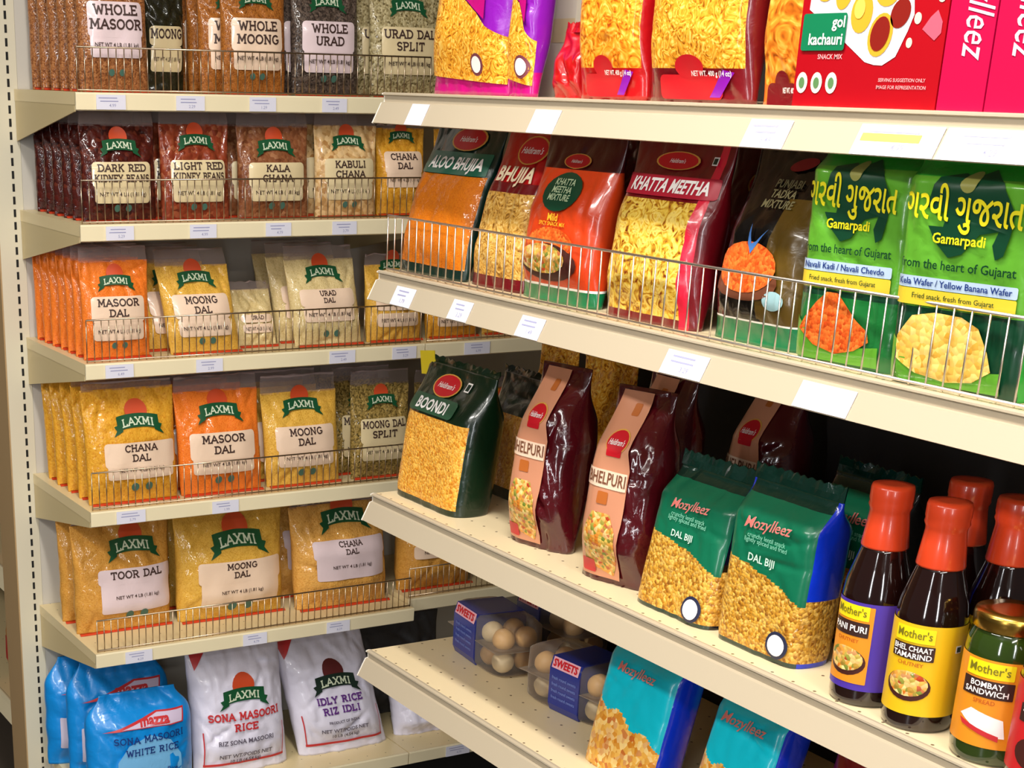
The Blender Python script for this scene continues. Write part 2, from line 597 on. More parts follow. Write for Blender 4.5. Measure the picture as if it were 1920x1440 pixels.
ZL = [1.631, 1.3951, 1.1322, 0.8343, 0.5286, 0.165]
ZR = [1.645, 1.3734, 1.0013, 0.7158]
XR, YR = 0.2762, -0.6719
DL = 0.3772
SEC = 0.777      # width of one section of the back shelving
YEND = -2.25     # near end of the right hand run

# back gondola frame
g = thing('slotted_upright', 'cream slotted steel upright at the left end of the back shelving', 'shelf upright', (0, DL, 0))
g.location = (0, 0, 0)
post = part('post', MB().box((-0.046, DL, 0), (0.008, DL + 0.03, 2.3)), POST, g)
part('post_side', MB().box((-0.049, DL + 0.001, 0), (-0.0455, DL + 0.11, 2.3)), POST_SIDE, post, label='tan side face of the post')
slots = MB()
for k in range(88):
    z = 0.06 + k * 0.0254
    slots.box((-0.0135, DL - 0.0006, z), (-0.0085, DL + 0.002, z + 0.0155))
part('slot_column', slots, SLOT, post, label='column of dark slots')
tag(part('back_panel', MB().box((0.0085, DL + 0.0005, 0.02), (1.6, DL + 0.012, 2.3)), PANEL), 'pale grey back panel behind the lentil and rice shelves', 'shelving panel')
tag(part('kick_plate', MB().box((0.0, 0.05, 0), (1.6, 0.07, 0.13)), plain('kick_dark', (20, 18, 16), 0.6)), 'dark kick plate under the bottom rice shelf', 'kick plate')

def fence(x0, x1, z, h, pitch, label, loc_fn, group='wire fences along the shelf edges', r=0.0011, wm=None):
    wm = wm or WIRE
    """low wire fence; loc_fn turns (along, up) into a world point"""
    o = thing('wire_fence', label, 'wire fence', loc_fn((x0 + x1) / 2, z), group=group)
    P = lambda a, b: Vector(loc_fn(a, b)) - Vector(loc_fn((x0 + x1) / 2, z))
    part('top_rail', MB().rod(P(x0, z + h), P(x1, z + h), r * 1.5), wm, o, True)
    part('bottom_rail', MB().rod(P(x0, z + 0.004), P(x1, z + 0.004), r * 1.5), wm, o, True)
    n = int(round((x1 - x0) / pitch))
    c = loc_fn((x0 + x1) / 2, z)
    me = mesh_of('wire', MB().rod((0, 0, 0.001), (0, 0, h), r, 6), wm, True)
    for i in range(n + 1):
        a = x0 + (x1 - x0) * i / n
        part('wire', None, None, o, me=me, loc=tuple(P(a, z)))
    return o

ORD = ['top', 'second', 'third', 'fourth', 'fifth', 'bottom']
for i, z in enumerate(ZL):
    for sec in range(2):
        x0, x1 = (0.0, SEC - 0.003) if sec == 0 else (SEC, SEC + 0.76)
        zz, dy = z, 0.0
        if i == 4 and sec == 1: zz, dy = z + 0.012, 0.03
        lab = f"cream steel shelf, {ORD[i]} of six in the back shelving, " + ('left section' if sec == 0 else 'section behind the snacks')
        s = thing('metal_shelf', lab, 'shelf', (x0, 0, zz), group='cream shelves of the back shelving')
        w = x1 - x0
        part('deck', MB().box((0, 0.004 + dy, -0.022), (w, DL - 0.001, 0)), DECK_L, s)
        rail = MB().prism([(0.0045 + dy, 0), (0.001 + dy, 0.0), (0 + dy, -0.003), (0.001 + dy, -0.030), (0.004 + dy, -0.032), (0.006 + dy, -0.032)], 0, 0, w)
        part('price_rail', rail, CREAM, s)
        if i < 5:
            tri = [(0.012 + dy, -0.022), (DL - 0.002, -0.022), (DL - 0.002, -0.10), (0.012 + dy, -0.034)]
            for bx in (0.0005, w - 0.0035):
                part('bracket', MB().prism(tri, 0, bx, bx + 0.003), BRACKET, s)
FH = [0.078, 0.08, 0.083, 0.078, 0.078]
FL = ['top', 'second', 'third', 'fourth', 'fifth']
for i in range(5):
    fence(0.008, SEC - 0.008, ZL[i], FH[i] if i != 4 else 0.07, 0.0155, f'low wire fence along the front of the {FL[i]} lentil shelf in the left section',
          lambda a, b: (a, 0.012, b))
fence(SEC + 0.008, SEC + 0.4, ZL[2], 0.083, 0.0155, 'low wire fence on the third lentil shelf running behind the snack shelves', lambda a, b: (a, 0.012, b))
fence(SEC + 0.006, SEC + 0.3, ZL[4] + 0.012, 0.07, 0.0155, 'low wire fence on the fifth lentil shelf just beyond the shelf joint', lambda a, b: (a, 0.042, b))

# right hand run of snack shelves (fronts face -x)
tag(part('back_panel', MB().box((XR + 0.3925, YEND, 0.02), (XR + 0.41, YR - 0.002, 2.3)), SHADE_PANEL), 'back panel behind the snack shelves on the right, coloured dark to stand for shade', 'shelving panel')
for i, z in enumerate(ZR):
    s = thing('metal_shelf', f'pale steel shelf with sloping price rail, {["top", "second", "third", "lowest"][i]} of the snack shelves', 'shelf',
              (XR, YR, z), group='snack shelves on the right')
    ln = YEND - YR
    part('deck', MB().box((0.002, ln, -0.024), (0.39, 0, 0)), DECK_R, s)
    pr = [(0.004, 0), (-0.0005, 0.0005), (-0.0055, -0.0008), (-0.0058, -0.003), (-0.002, -0.0045), (-0.002, -0.0135), (-0.0072, -0.0148), (-0.0225, -0.0445), (-0.0205, -0.0455), (0.004, -0.028)]
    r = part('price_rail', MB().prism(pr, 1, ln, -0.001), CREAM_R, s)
    part('end_cap', MB().prism([(a * 1.02 - 0.0002, b * 1.01) for a, b in pr], 1, -0.001, 0.0015), CAP_PL, r, label='whitish plastic end cap')
fence(0.01, 1.56, ZR[1], 0.087, 0.0228, 'low wire fence along the front of the second snack shelf', lambda a, b: (XR + 0.006, YR - a, b), r=0.0012, wm=WIRE_R)

# distant shelf run seen past the left edge of the post (fronts face -x)
FX = 0.04
tag(part('back_panel', MB().box((FX + 0.415, 0.42, 0.02), (FX + 0.43, 2.1, 1.6)), SHADE_PANEL), 'dark back panel of the far run left of the slotted post', 'shelving panel')
for k, (z, nm) in enumerate(((0.735, 'upper'), (0.50, 'middle'), (0.14, 'bottom'))):
    s = thing('metal_shelf', f'{nm} cream shelf edge in the far run left of the slotted post', 'shelf', (FX, 1.2, z), group='shelves of the far run')
    part('deck', MB().box((0.002, -0.76, -0.022), (0.41, 0.9, 0)), DECK_L, s)
    part('price_rail', MB().prism([(0.003, 0), (-0.002, 0), (-0.006, -0.012), (-0.02, -0.042), (0.003, -0.03)], 1, -0.76, 0.9), CREAM, s)

# ------------------------------------------------------------------ lentil packets on the back shelving
BROWN = grain('whole_masoor_grain', [(110, 62, 34), (150, 92, 50), (176, 118, 70), (134, 80, 44)], 330)
DKBEAN = grain('dark_green_bean', [(26, 24, 14), (44, 42, 22), (34, 30, 18)], 330, bump=0.3)
RUST = grain('whole_moong_grain', [(132, 74, 26), (176, 108, 44), (150, 88, 34)], 330)
GREYB = grain('black_urad_grain', [(42, 34, 30), (74, 60, 52), (104, 88, 76), (54, 44, 38)], 300)
KHAKI = grain('split_urad_grain', [(92, 78, 46), (164, 148, 104), (196, 182, 140), (128, 112, 70)], 260)
KIDNEY_D = grain('dark_kidney_bean', [(44, 12, 10), (78, 24, 16), (58, 16, 12), (100, 42, 26)], 130)
KIDNEY_L = grain('light_kidney_bean', [(104, 38, 20), (142, 62, 36), (124, 46, 26), (164, 92, 58)], 130)
CHICK_B = grain('brown_chickpea', [(108, 58, 34), (140, 86, 52), (122, 70, 42), (158, 108, 72)], 150)
CHICK_W = grain('white_chickpea', [(186, 140, 82), (214, 174, 116), (226, 192, 140), (172, 122, 66)], 120)
CHANA_Y = grain('chana_gold', [(206, 138, 34), (228, 168, 54), (216, 150, 40)], 260, bump=0.35)
MASOOR = grain('masoor_orange', [(222, 106, 30), (238, 128, 44), (230, 116, 36)], 420, bump=0.3)
MOONG = grain('moong_yellow', [(206, 152, 52), (228, 180, 78), (216, 164, 62)], 400, bump=0.3)
URADW = grain('urad_cream', [(204, 178, 118), (224, 202, 148), (214, 190, 132)], 380, bump=0.3)
TOOR = grain('toor_gold', [(196, 134, 52), (216, 158, 72), (206, 144, 60)], 360, bump=0.3)
SPLITG = grain('split_moong_olive', [(96, 78, 34), (146, 120, 60), (176, 148, 82), (74, 60, 26)], 300)

def packet_core(root, S, mat, hfill, flap, seed, flapmat=None, seal=True):
    part('body', None, None, root, me=body_mesh('body', S, mat))
    if flap > 0:
        mb = MB()
        nx, nz = 16, 5
        vs = []
        hw0 = S.hw(1.0) * 0.985
        for sgn in (-1, 1):
            for j in range(nz + 1):
                for i in range(nx + 1):
                    a = 2 * i / nx - 1
                    v = j / nz
                    wob = 0.006 * noise.noise(Vector((a * 2.2 + seed, v * 1.5, seed * 2))) * (0.3 + v)
                    z = S.h * 0.985 + flap * v + (0.003 * noise.noise(Vector((a * 4, seed, 9))) if j == nz else 0)
                    vs.append((a * hw0 * (1 - 0.03 * v) + S.sway * z, S.lean * z + wob + sgn * 0.0016 * (1 - 0.7 * v), z))
        n = nx + 1
        k = n * (nz + 1)
        fs = []
        for j in range(nz):
            for i in range(nx):
                q = (j * n + i, j * n + i + 1, (j + 1) * n + i + 1, (j + 1) * n + i)
                fs += [q, tuple(x + k for x in q)[::-1]]
        for i in range(nx):
            q = nz * n + i
            fs.append((q, q + 1, q + 1 + k, q + k))
        part('top_flap', mb.add(vs, fs), flapmat or CLEAR, root, True, label='clear empty film top')
    if seal:
        mb = MB()
        n = 18
        vs = []
        for j in range(2):
            for t in (0, 0.0012):
                for i in range(n + 1):
                    a = 2 * i / n - 1
                    y = -S.th(0, 0) - 0.006 * j + 0.0015 * noise.noise(Vector((a * 5, seed, j)))
                    vs.append((a * S.hw(0) * 0.99, y, 0.0004 + t + 0.0035 * (1 - j)))
        m = n + 1
        fs = []
        for i in range(n):
            A, B, Cc, D = i, m + i, 2 * m + i, 3 * m + i
            fs += [(Cc, Cc + 1, A + 1, A), (B, B + 1, D + 1, D), (A, A + 1, B + 1, B), (D, D + 1, Cc + 1, Cc)]
        part('bottom_seal', mb.add(vs, fs), REDEDGE, root, True, label='thin red bottom seal')

def sun_banner(root, S, zc, bw, sunmat=SUN, word=True, o=0.0018, cx=0.0, green=None):
    """orange sun over a dark green ribbon with white lettering"""
    part('sun_emblem', patch(S, cx, zc + bw * 0.22, bw * 0.23, bw * 0.23, o, 'ellipse'), sunmat, root, True)
    hw, hh = bw / 2, bw * 0.125
    mb = patch(S, cx, zc, hw * 0.86, hh, o + 0.0007, r=0, arch=bw * 0.05)
    for sg in (-1, 1):
        t = [(0.62, 0.02), (1.0, -0.1), (0.9, -0.24), (1.05, -0.44), (0.66, -0.26)]
        pts = [(cx + sg * a * hw, zc + b * bw * 0.55) for a, b in t]
        poly(S, pts if sg < 0 else pts[::-1], o + 0.0004, mb)
    b = part('logo_banner', mb, green or DKGREEN, root, True)
    if word:
        part('lettering', write(S, slab('LAXMI', 0.17), cx, zc - hh * 0.6, hh * 1.2, o + 0.0017, maxw=bw * 0.74, arch=bw * 0.04), BANNER_INK, b, label='white brand lettering')

def dal_packet(x0, x1, shelf, yf, h, t, lines, mat, label, seed, lab=None, fill=0.87, lean=0.05, sway=0.0, tmpl=None,
               ink=None, group='lentil packets on the back shelving', big=False, rz=0.0, cat='food packet', z=None, banner=True, shift=0.0, weight='NET WT 4 LB (1.81 kg)', name='lentil_packet'):
    w = x1 - x0
    yc = yf + t / 2
    root = thing(name, label, cat, ((x0 + x1) / 2, yc, ZL[shelf] if z is None else z), (0, 0, rz), group)
    S = Bag(w, h * fill, t, 'pillow', lean, seed, 0.0044 if not big else 0.006, foot=0.03, sway=sway)
    packet_core(root, S, mat, fill, h * (1 - fill) * 1.05, seed)
    lab = lab or LABELP
    T = dict(banner=.70, lab=.43, hh=.115, sub=.26, shh=.05, marks=.13, foot=True)
    if tmpl: T.update(tmpl)
    cx = shift
    if banner: sun_banner(root, S, T['banner'] * h, w * 0.52, cx=cx)
    lw = w * 0.385
    m = patch(S, cx, T['lab'] * h, lw, T['hh'] * h, 0.0016, r=0.008)
    if T['shh']: patch(S, cx, T['sub'] * h, lw * 0.94, T['shh'] * h + T['hh'] * h * .3, 0.0014, r=0.006, mb=m)
    L = part('label_panel', m, lab, root, True)
    n = len(lines)
    lh = T['hh'] * h * 2 / (n + 0.5)
    mb = MB()
    for k, ln in enumerate(lines):
        write(S, slab(ln), cx, T['lab'] * h + T['hh'] * h - lh * (k + 1.0) + lh * 0.06, lh * 0.74, 0.0028, mb, maxw=lw * 1.85)
    part('lettering', mb, ink or INK, L, label='dark slab lettering naming the pulse')
    if T['shh']:
        part('weight_line', write(S, font(weight, 0.01), cx, T['sub'] * h - 0.004, 0.0075, 0.003, maxw=lw * 1.6), ink or INK, L)
    if T['marks']:
        for sg in (-1, 1):
            part('approval_mark', patch(S, cx + sg * w * 0.075, T['marks'] * h, w * 0.04, w * 0.045, 0.002, 'ellipse'), MARK, root, True)
    return root

def row_behind(src, n, dy, labels, x=0, jit=0.004, keep=('body', 'top_flap', 'bottom_seal', 'label_panel', 'logo_banner')):
    for k in range(n):
        c = copy_tree(src, None, keep)
        c.location = (src.location.x + x + random.uniform(-jit, jit) * .5, src.location.y + dy * (k + 1), src.location.z)
        c.rotation_euler = (0, 0, src.rotation_euler.z + random.uniform(-0.015, 0.015))
        c['label'] = labels(k)
NTH = ['second', 'third', 'fourth', 'fifth', 'sixth', 'seventh', 'eighth']

# top shelf
p = dal_packet(0.026, 0.166, 0, 0.03, 0.27, 0.05, ['WHOLE', 'MASOOR'], BROWN, 'brown whole masoor packet at the left front of the top lentil shelf', 1, LABELW, tmpl=dict(banner=.72, lab=.47, sub=.31))
row_behind(p, 5, 0.056, lambda k: f'brown lentil packet, {NTH[k]} from the front in the leftmost row of the top shelf')
p = dal_packet(0.195, 0.285, 0, 0.14, 0.26, 0.05, ['MOONG'], DKBEAN, 'dark blackish green packet set back between two brown packets on the top shelf', 2, LABELB, banner=False, tmpl=dict(lab=.40, hh=.07, sub=.24, shh=.07, marks=0), lean=0)
p = dal_packet(0.318, 0.458, 0, 0.03, 0.26, 0.05, ['WHOLE', 'MOONG'], RUST, 'rust brown whole moong packet on the top lentil shelf, behind the wire fence', 3, tmpl=dict(banner=.66, lab=.42))
row_behind(p, 3, 0.06, lambda k: f'rust brown packet, {NTH[k]} from the front behind the whole moong packet', x=-0.02)
p = dal_packet(0.47, 0.622, 0, 0.03, 0.25, 0.05, ['WHOLE', 'URAD'], GREYB, 'dark grey whole urad packet on the top lentil shelf', 4, LABELW, tmpl=dict(banner=.69, lab=.44))
row_behind(p, 2, 0.06, lambda k: f'dark grey packet, {NTH[k]} from the front behind the whole urad packet', x=-0.012)
p = dal_packet(0.648, 0.815, 0, 0.03, 0.25, 0.05, ['URAD DAL', 'SPLIT'], KHAKI, 'speckled khaki split urad packet at the right end of the top lentil shelf', 5, LABELB, tmpl=dict(banner=.69, lab=.42, marks=0))
row_behind(p, 2, 0.06, lambda k: f'speckled khaki packet, {NTH[k]} from the front behind the split urad packet', x=-0.014)

# second shelf
p = dal_packet(0.023, 0.177, 1, 0.03, 0.205, 0.048, ['DARK RED', 'KIDNEY BEANS'], KIDNEY_D, 'dark red kidney bean packet with beige label at the left front of the second shelf', 6, LABELB, tmpl=dict(banner=.68, lab=.43))
row_behind(p, 5, 0.056, lambda k: f'dark red bean packet, {NTH[k]} from the front in the leftmost row of the second shelf')
p = dal_packet(0.186, 0.335, 1, 0.03, 0.207, 0.048, ['LIGHT RED', 'KIDNEY BEANS'], KIDNEY_L, 'reddish light kidney bean packet, second front packet on the second shelf', 7, LABELB, tmpl=dict(banner=.72, lab=.44))
row_behind(p, 2, 0.055, lambda k: f'reddish bean packet, {NTH[k]} from the front behind the light kidney bean packet', x=-0.01)
p = dal_packet(0.352, 0.512, 1, 0.03, 0.205, 0.048, ['KALA', 'CHANA'], CHICK_B, 'brown kala chana packet in the middle of the second lentil shelf', 8, LABELB, tmpl=dict(banner=.68, lab=.42))
row_behind(p, 2, 0.055, lambda k: f'brown chickpea packet, {NTH[k]} from the front behind the kala chana packet', x=-0.012)
p = dal_packet(0.526, 0.672, 1, 0.03, 0.207, 0.048, ['KABULI', 'CHANA'], CHICK_W, 'pale beige kabuli chana packet on the second lentil shelf', 9, LABELB, tmpl=dict(banner=.72, lab=.45))
row_behind(p, 2, 0.055, lambda k: f'pale chickpea packet, {NTH[k]} from the front behind the kabuli chana packet', x=-0.016)
p = dal_packet(0.682, 0.80, 1, 0.05, 0.185, 0.05, ['CHANA', 'DAL'], CHANA_Y, 'golden chana dal packet at the right end of the second shelf beside the snacks', 10, tmpl=dict(banner=.86, lab=.58, hh=.12, sub=.4, marks=0), fill=0.95)

# third shelf
p = dal_packet(0.013, 0.157, 2, 0.03, 0.218, 0.045, ['MASOOR', 'DAL'], MASOOR, 'bright orange masoor dal packet at the left front of the third shelf', 11, tmpl=dict(banner=.69, lab=.45))
row_behind(p, 6, 0.048, lambda k: f'orange masoor packet, {NTH[k]} from the front in the leftmost row of the third shelf')
p = dal_packet(0.200, 0.360, 2, 0.03, 0.205, 0.05, ['MOONG', 'DAL'], MOONG, 'yellow moong dal packet leaning back on the third shelf', 12, fill=0.84, lean=0.22, sway=-0.09, tmpl=dict(banner=.72, lab=.46))
row_behind(p, 2, 0.062, lambda k: f'yellow packet, {NTH[k]} from the front behind the leaning moong dal packet', x=-0.03)
p = dal_packet(0.368, 0.462, 2, 0.07, 0.13, 0.045, ['URAD'], URADW, 'pale slumped packet lying back in the gap between two front packets on the third shelf', 13, banner=False, lean=0.4, tmpl=dict(lab=.45, hh=.06, sub=.3, marks=0))
p = dal_packet(0.485, 0.65, 2, 0.03, 0.205, 0.055, ['URAD', 'DAL'], URADW, 'cream white urad dal packet leaning back on the third shelf', 14, fill=0.86, lean=0.18, sway=-0.07, tmpl=dict(banner=.73, lab=.49, hh=.085, sub=.33))
row_behind(p, 2, 0.066, lambda k: f'cream packet, {NTH[k]} from the front behind the urad dal packet', x=-0.012)
p = dal_packet(0.662, 0.80, 2, 0.035, 0.185, 0.06, ['TOOR', 'DAL'], MOONG, 'yellow toor dal packet on the third shelf, beside the corner of the snack shelf', 15, lean=0.1, tmpl=dict(banner=.86, lab=.46, hh=.09, marks=0))
p = dal_packet(0.815, 0.95, 2, 0.04, 0.15, 0.06, ['TOOR', 'DAL'], CHANA_Y, 'golden packet behind the fence past the shelf joint on the third shelf', 16, banner=False, tmpl=dict(lab=.5, hh=.1, marks=0))

# fourth shelf
p = dal_packet(0.014, 0.216, 3, 0.03, 0.252, 0.06, ['CHANA', 'DAL'], CHANA_Y, 'gold chana dal packet at the left front of the fourth shelf', 17, fill=0.93, sway=-0.02, tmpl=dict(banner=.66, lab=.41, hh=.10, sub=.29, marks=.14), shift=0.012)
row_behind(p, 4, 0.065, lambda k: f'gold chana packet, {NTH[k]} from the front in the leftmost row of the fourth shelf')
p = dal_packet(0.219, 0.412, 3, 0.03, 0.25, 0.06, ['MASOOR', 'DAL'], MASOOR, 'large orange masoor dal packet between two yellow packets on the fourth shelf', 18, LABELP, tmpl=dict(banner=.70, lab=.42, sub=.27), sway=-0.04)
row_behind(p, 2, 0.066, lambda k: f'orange packet, {NTH[k]} from the front behind the large masoor dal packet', x=-0.01)
p = dal_packet(0.42, 0.603, 3, 0.03, 0.24, 0.06, ['MOONG', 'DAL'], MOONG, 'yellow moong dal packet with dark wavy banner on the fourth shelf', 19, fill=0.84, tmpl=dict(banner=.72, lab=.44, hh=.11, sub=.27), sway=-0.05)
row_behind(p, 2, 0.066, lambda k: f'yellow packet, {NTH[k]} from the front behind the fourth shelf moong dal packet', x=-0.012)
p = dal_packet(0.626, 0.775, 3, 0.03, 0.238, 0.05, ['MOONG DAL', 'SPLIT'], SPLITG, 'olive split moong packet at the right end of the fourth shelf', 20, LABELB, tmpl=dict(banner=.72, lab=.45, marks=0))
row_behind(p, 3, 0.055, lambda k: f'olive packet, {NTH[k]} from the front behind the split moong packet', x=-0.016)
p = dal_packet(0.795, 0.95, 3, 0.04, 0.23, 0.05, ['MOONG DAL', 'SPLIT'], SPLITG, 'olive packet past the shelf joint on the fourth shelf, half hidden by snacks', 21, LABELB, tmpl=dict(marks=0))

for i, (a, b, nm, m, ln) in enumerate(((.825, .96, 'second', CHANA_Y, 'CHANA'), (.965, 1.11, 'third', MOONG, 'MOONG'), (.965, 1.12, 'fourth', CHANA_Y, 'CHANA'))):
    dal_packet(a, b, 1 + i, 0.05, .2, 0.05, [ln, 'DAL'], m, f'yellow packet past the joint of the {nm} lentil shelf, mostly hidden behind snacks', 120 + i, tmpl=dict(marks=0))

# fifth shelf: bigger packets
T5 = dict(banner=.72, lab=.46, hh=.10, sub=.28, shh=.11, marks=.13)
p = dal_packet(0.005, 0.23, 4, 0.105, 0.245, 0.085, ['TOOR DAL'], TOOR, 'big tan toor dal packet standing at the left of the fifth shelf', 22, LABELW, fill=0.97, tmpl=dict(banner=.76, lab=.52, hh=.07, sub=.34, shh=.13, marks=.16), big=True, shift=0.02, group='large packets on the fifth shelf')
row_behind(p, 1, 0.095, lambda k: 'big tan packet standing right behind the toor dal packet on the fifth shelf', x=0.002)
p = dal_packet(0.236, 0.50, 4, 0.085, 0.245, 0.10, ['MOONG', 'DAL'], MOONG, 'plump yellow moong dal packet in the middle of the fifth shelf', 23, LABELP, fill=0.97, tmpl=T5, big=True, shift=0.01, group='large packets on the fifth shelf')
row_behind(p, 1, 0.115, lambda k: 'plump yellow packet right behind the moong dal packet on the fifth shelf', x=0.003)
p = dal_packet(0.515, 0.758, 4, 0.055, 0.245, 0.10, ['CHANA', 'DAL'], grain('chana_tan', [(210, 150, 66), (228, 172, 88), (220, 160, 76)], 260), 'big golden chana dal packet with lilac label on the fifth shelf', 24, LABELW, fill=0.97,
               tmpl=dict(banner=.84, lab=.58, hh=.085, sub=.42, shh=.10, marks=0), big=True, sway=-0.05, shift=0.01, group='large packets on the fifth shelf')
row_behind(p, 1, 0.115, lambda k: 'big golden packet right behind the chana dal packet on the fifth shelf', x=-0.02)
p = dal_packet(0.785, 0.99, 4, 0.06, 0.20, 0.10, ['TOOR', 'DAL'], TOOR, 'tan packet behind the second fence at the far right of the fifth shelf', 25, LABELP, fill=0.97, tmpl=dict(banner=.9, lab=.66, hh=.09, sub=.48, marks=0), big=True, group='large packets on the fifth shelf')
p.location.z += 0.012

# bottom shelf: rice sacks
SKY = plain('sky_blue_film', (6, 136, 216), 0.35, wrinkle=0.6, coat=0.3)
SKYP = plain('pale_blue_print', (120, 186, 232), 0.4, wrinkle=0.5, coat=0.2)
NAVY = plain('navy_print', (20, 50, 120), 0.4)
SACK = plain('white_woven_sack', (224, 220, 236), 0.4, wrinkle=0.4, coat=0.3)
CRIM = plain('crimson_print', (196, 44, 48), 0.4)
PURPLE_I = plain('purple_print', (96, 44, 128), 0.45)
GREYI = plain('grey_print', (92, 84, 100), 0.5)

def blue_sack(x0, x1, yf, h, t, label, seed, full=True, lean=0.1, rz=0.0):
    root = thing('rice_sack', label, 'rice sack', ((x0 + x1) / 2, yf + t / 2, ZL[5]), (0, 0, rz), 'blue rice sacks on the bottom shelf')
    w = x1 - x0
    S = Bag(w, h, t, 'pillow', lean, seed, 0.006, taper=0.3, foot=0.02)
    S.hw = lambda v: w / 2 * (1 - 0.28 * smooth01(0.72, 1.0, v) ** 1.5) * (1 + 0.02 * noise.noise(Vector((v * 7, seed, 2))))
    packet_core(root, S, SKY, 1, 0, seed, seal=False)
    q = [(-.40, .70), (-.2, .715), (.36, .70), (.40, .82), (.12, .83), (-.02, .79), (-.2, .75)]
    b = part('brand_plate', poly(S, [(a * w, c * h) for a, c in q], 0.0022), CRIM, root, True)
    qq = [(-.24, .722), (.345, .712), (.38, .808), (.125, .818), (0, .775), (-.1, .752)]
    part('plate_field', poly(S, [(a * w, c * h) for a, c in qq], 0.0032), plain('plate_pale', (206, 190, 214), .4), b, True)
    part('lettering', write(S, font('mazza', 0.04, 0.2), 0.08 * w, .73 * h, 0.085 * h, 0.0042, maxw=.5 * w), CRIM, b, label='red brand lettering')
    if not full: part('paper_strip', patch(S, -.36 * w, .33 * h, .05 * w, .15 * h, .0018, r=.003), plain('lilac_strip', (206, 196, 214), 0.4), root, True, label='white paper strip')
    if full:
        part('pale_panel', poly(S, [(-.30 * w, .02 * h), (.34 * w, .02 * h), (.32 * w, .40 * h), (.22 * w, .56 * h), (.02 * w, .64 * h), (-.18 * w, .56 * h), (-.28 * w, .40 * h)], 0.0016), SKYP, root, True)
        mb = write(S, slab('SONA MASOORI', 0.15), 0.02 * w, .58 * h, .068 * h, 0.0046, maxw=.66 * w)
        write(S, slab('WHITE RICE', 0.15), 0.04 * w, .46 * h, .068 * h, 0.0046, mb, maxw=.5 * w)
        part('lettering', mb, NAVY, root, label='navy slab lettering naming the rice')
        mb = MB()
        for k, tx in enumerate(('Premium', 'Quality', 'Rice')):
            write(S, font(tx, 0.01, 0.15), (-.22 + .22 * k) * w, .26 * h, .045 * h, 0.0046, mb, maxw=.2 * w)
        part('slogan', mb, NAVY, root)
    return root
blue_sack(-0.002, 0.244, 0.02, 0.235, 0.11, 'bright blue sona masoori rice sack at the front left of the bottom shelf', 31, lean=0.06)
blue_sack(-0.004, 0.238, 0.15, 0.275, 0.09, 'taller bright blue rice sack standing right behind the front blue sack', 32, False, lean=0.03)
blue_sack(-0.02, 0.22, 0.252, 0.258, 0.105, 'rearmost blue rice sack, its edge showing beside the slotted post', 33, False, lean=0.0)
def white_sack(x0, x1, yf, h, t, label, seed, lines, ink, lean, rz=0.0, sway=0.0, ry=0.0, banner=True, name='rice_sack', sub=(), dark=False):
    root = thing(name, label, 'rice sack', ((x0 + x1) / 2, yf + t / 2, ZL[5]), (0, ry, rz), 'white rice sacks on the bottom shelf')
    w = x1 - x0
    S = Bag(w, h, t, 'pillow', lean, seed, 0.007, taper=0.3, sway=sway)
    packet_core(root, S, SACK, 1, 0, seed, seal=False)
    if banner: sun_banner(root, S, .60 * h, w * .5, o=0.0022, green=DKGREEN if not dark else plain('black_green', (20, 40, 30), 0.4), sunmat=SUN if not dark else plain('maroon_sun', (90, 30, 30), 0.4))
    mb = MB()
    for k, ln in enumerate(lines):
        write(S, slab(ln, 0.2), 0, (.43 - .085 * k) * h, .06 * h, 0.0026, mb, maxw=.74 * w)
    if lines: part('lettering', mb, ink, root, label='slab lettering naming the rice')
    mb = MB()
    for k, (ln, zz, hh) in enumerate(sub):
        write(S, font(ln, 0.02), 0, zz * h, hh * h, 0.0026, mb, maxw=.66 * w)
    if sub: part('weight_line', mb, GREYI, root)
    if lines:
        fr = patch(S, 0, .09 * h, .43 * w, .003, 0.002, r=0.0)
        patch(S, -.42 * w, .22 * h, .0012, .13 * h, 0.002, r=0, mb=fr)
        patch(S, .42 * w, .22 * h, .0012, .13 * h, 0.002, r=0, mb=fr)
        part('border_line', fr, CRIM, root, True)
        part('corner_patch', poly(S, [(-.47 * w, .93 * h), (-.28 * w, .95 * h), (-.44 * w, .80 * h)], 0.002), CRIM, root, True, label='red printed corner')
    return root
white_sack(0.256, 0.492, 0.04, 0.31, 0.10, 'white sona masoori rice sack with red lettering, beside the blue sack', 34, ['SONA MASOORI', 'RICE'], CRIM, 0.18, sub=(('RIZ SONA MASOORI', .25, .035), ('NET WT/POIDS NET', .14, .034), ('10 LB (4.54 kg)', .095, .03)))
white_sack(0.53, 0.768, 0.05, 0.29, 0.10, 'white idly rice sack with purple lettering leaning on the bottom shelf', 35, ['IDLY RICE', 'RIZ IDLI'], PURPLE_I, 0.25, sway=-0.16, dark=True, sub=(('PRODUCT OF INDIA', .27, .022), ('NET WT/POIDS NET', .19, .034), ('10 LB (4.54 kg)', .14, .03)))
s = white_sack(0.80, 1.02, 0.06, 0.15, 0.11, 'white sack slumped low at the right of the bottom shelf', 36, [], CRIM, 0.35, banner=False)
part('sun_emblem', patch(Flat(-0.057, 0.0), 0.0, 0.035, 0.014, 0.014, 0.0, 'ellipse'), SUN, s)
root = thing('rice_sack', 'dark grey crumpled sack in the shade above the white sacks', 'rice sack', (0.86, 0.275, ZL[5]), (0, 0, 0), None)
packet_core(root, Bag(0.30, 0.25, 0.13, 'pillow', 0.0, 37, 0.008, taper=0.5), plain('dark_sack', (60, 58, 58), 0.6, wrinkle=0.6), 1, 0, 37, seal=False)

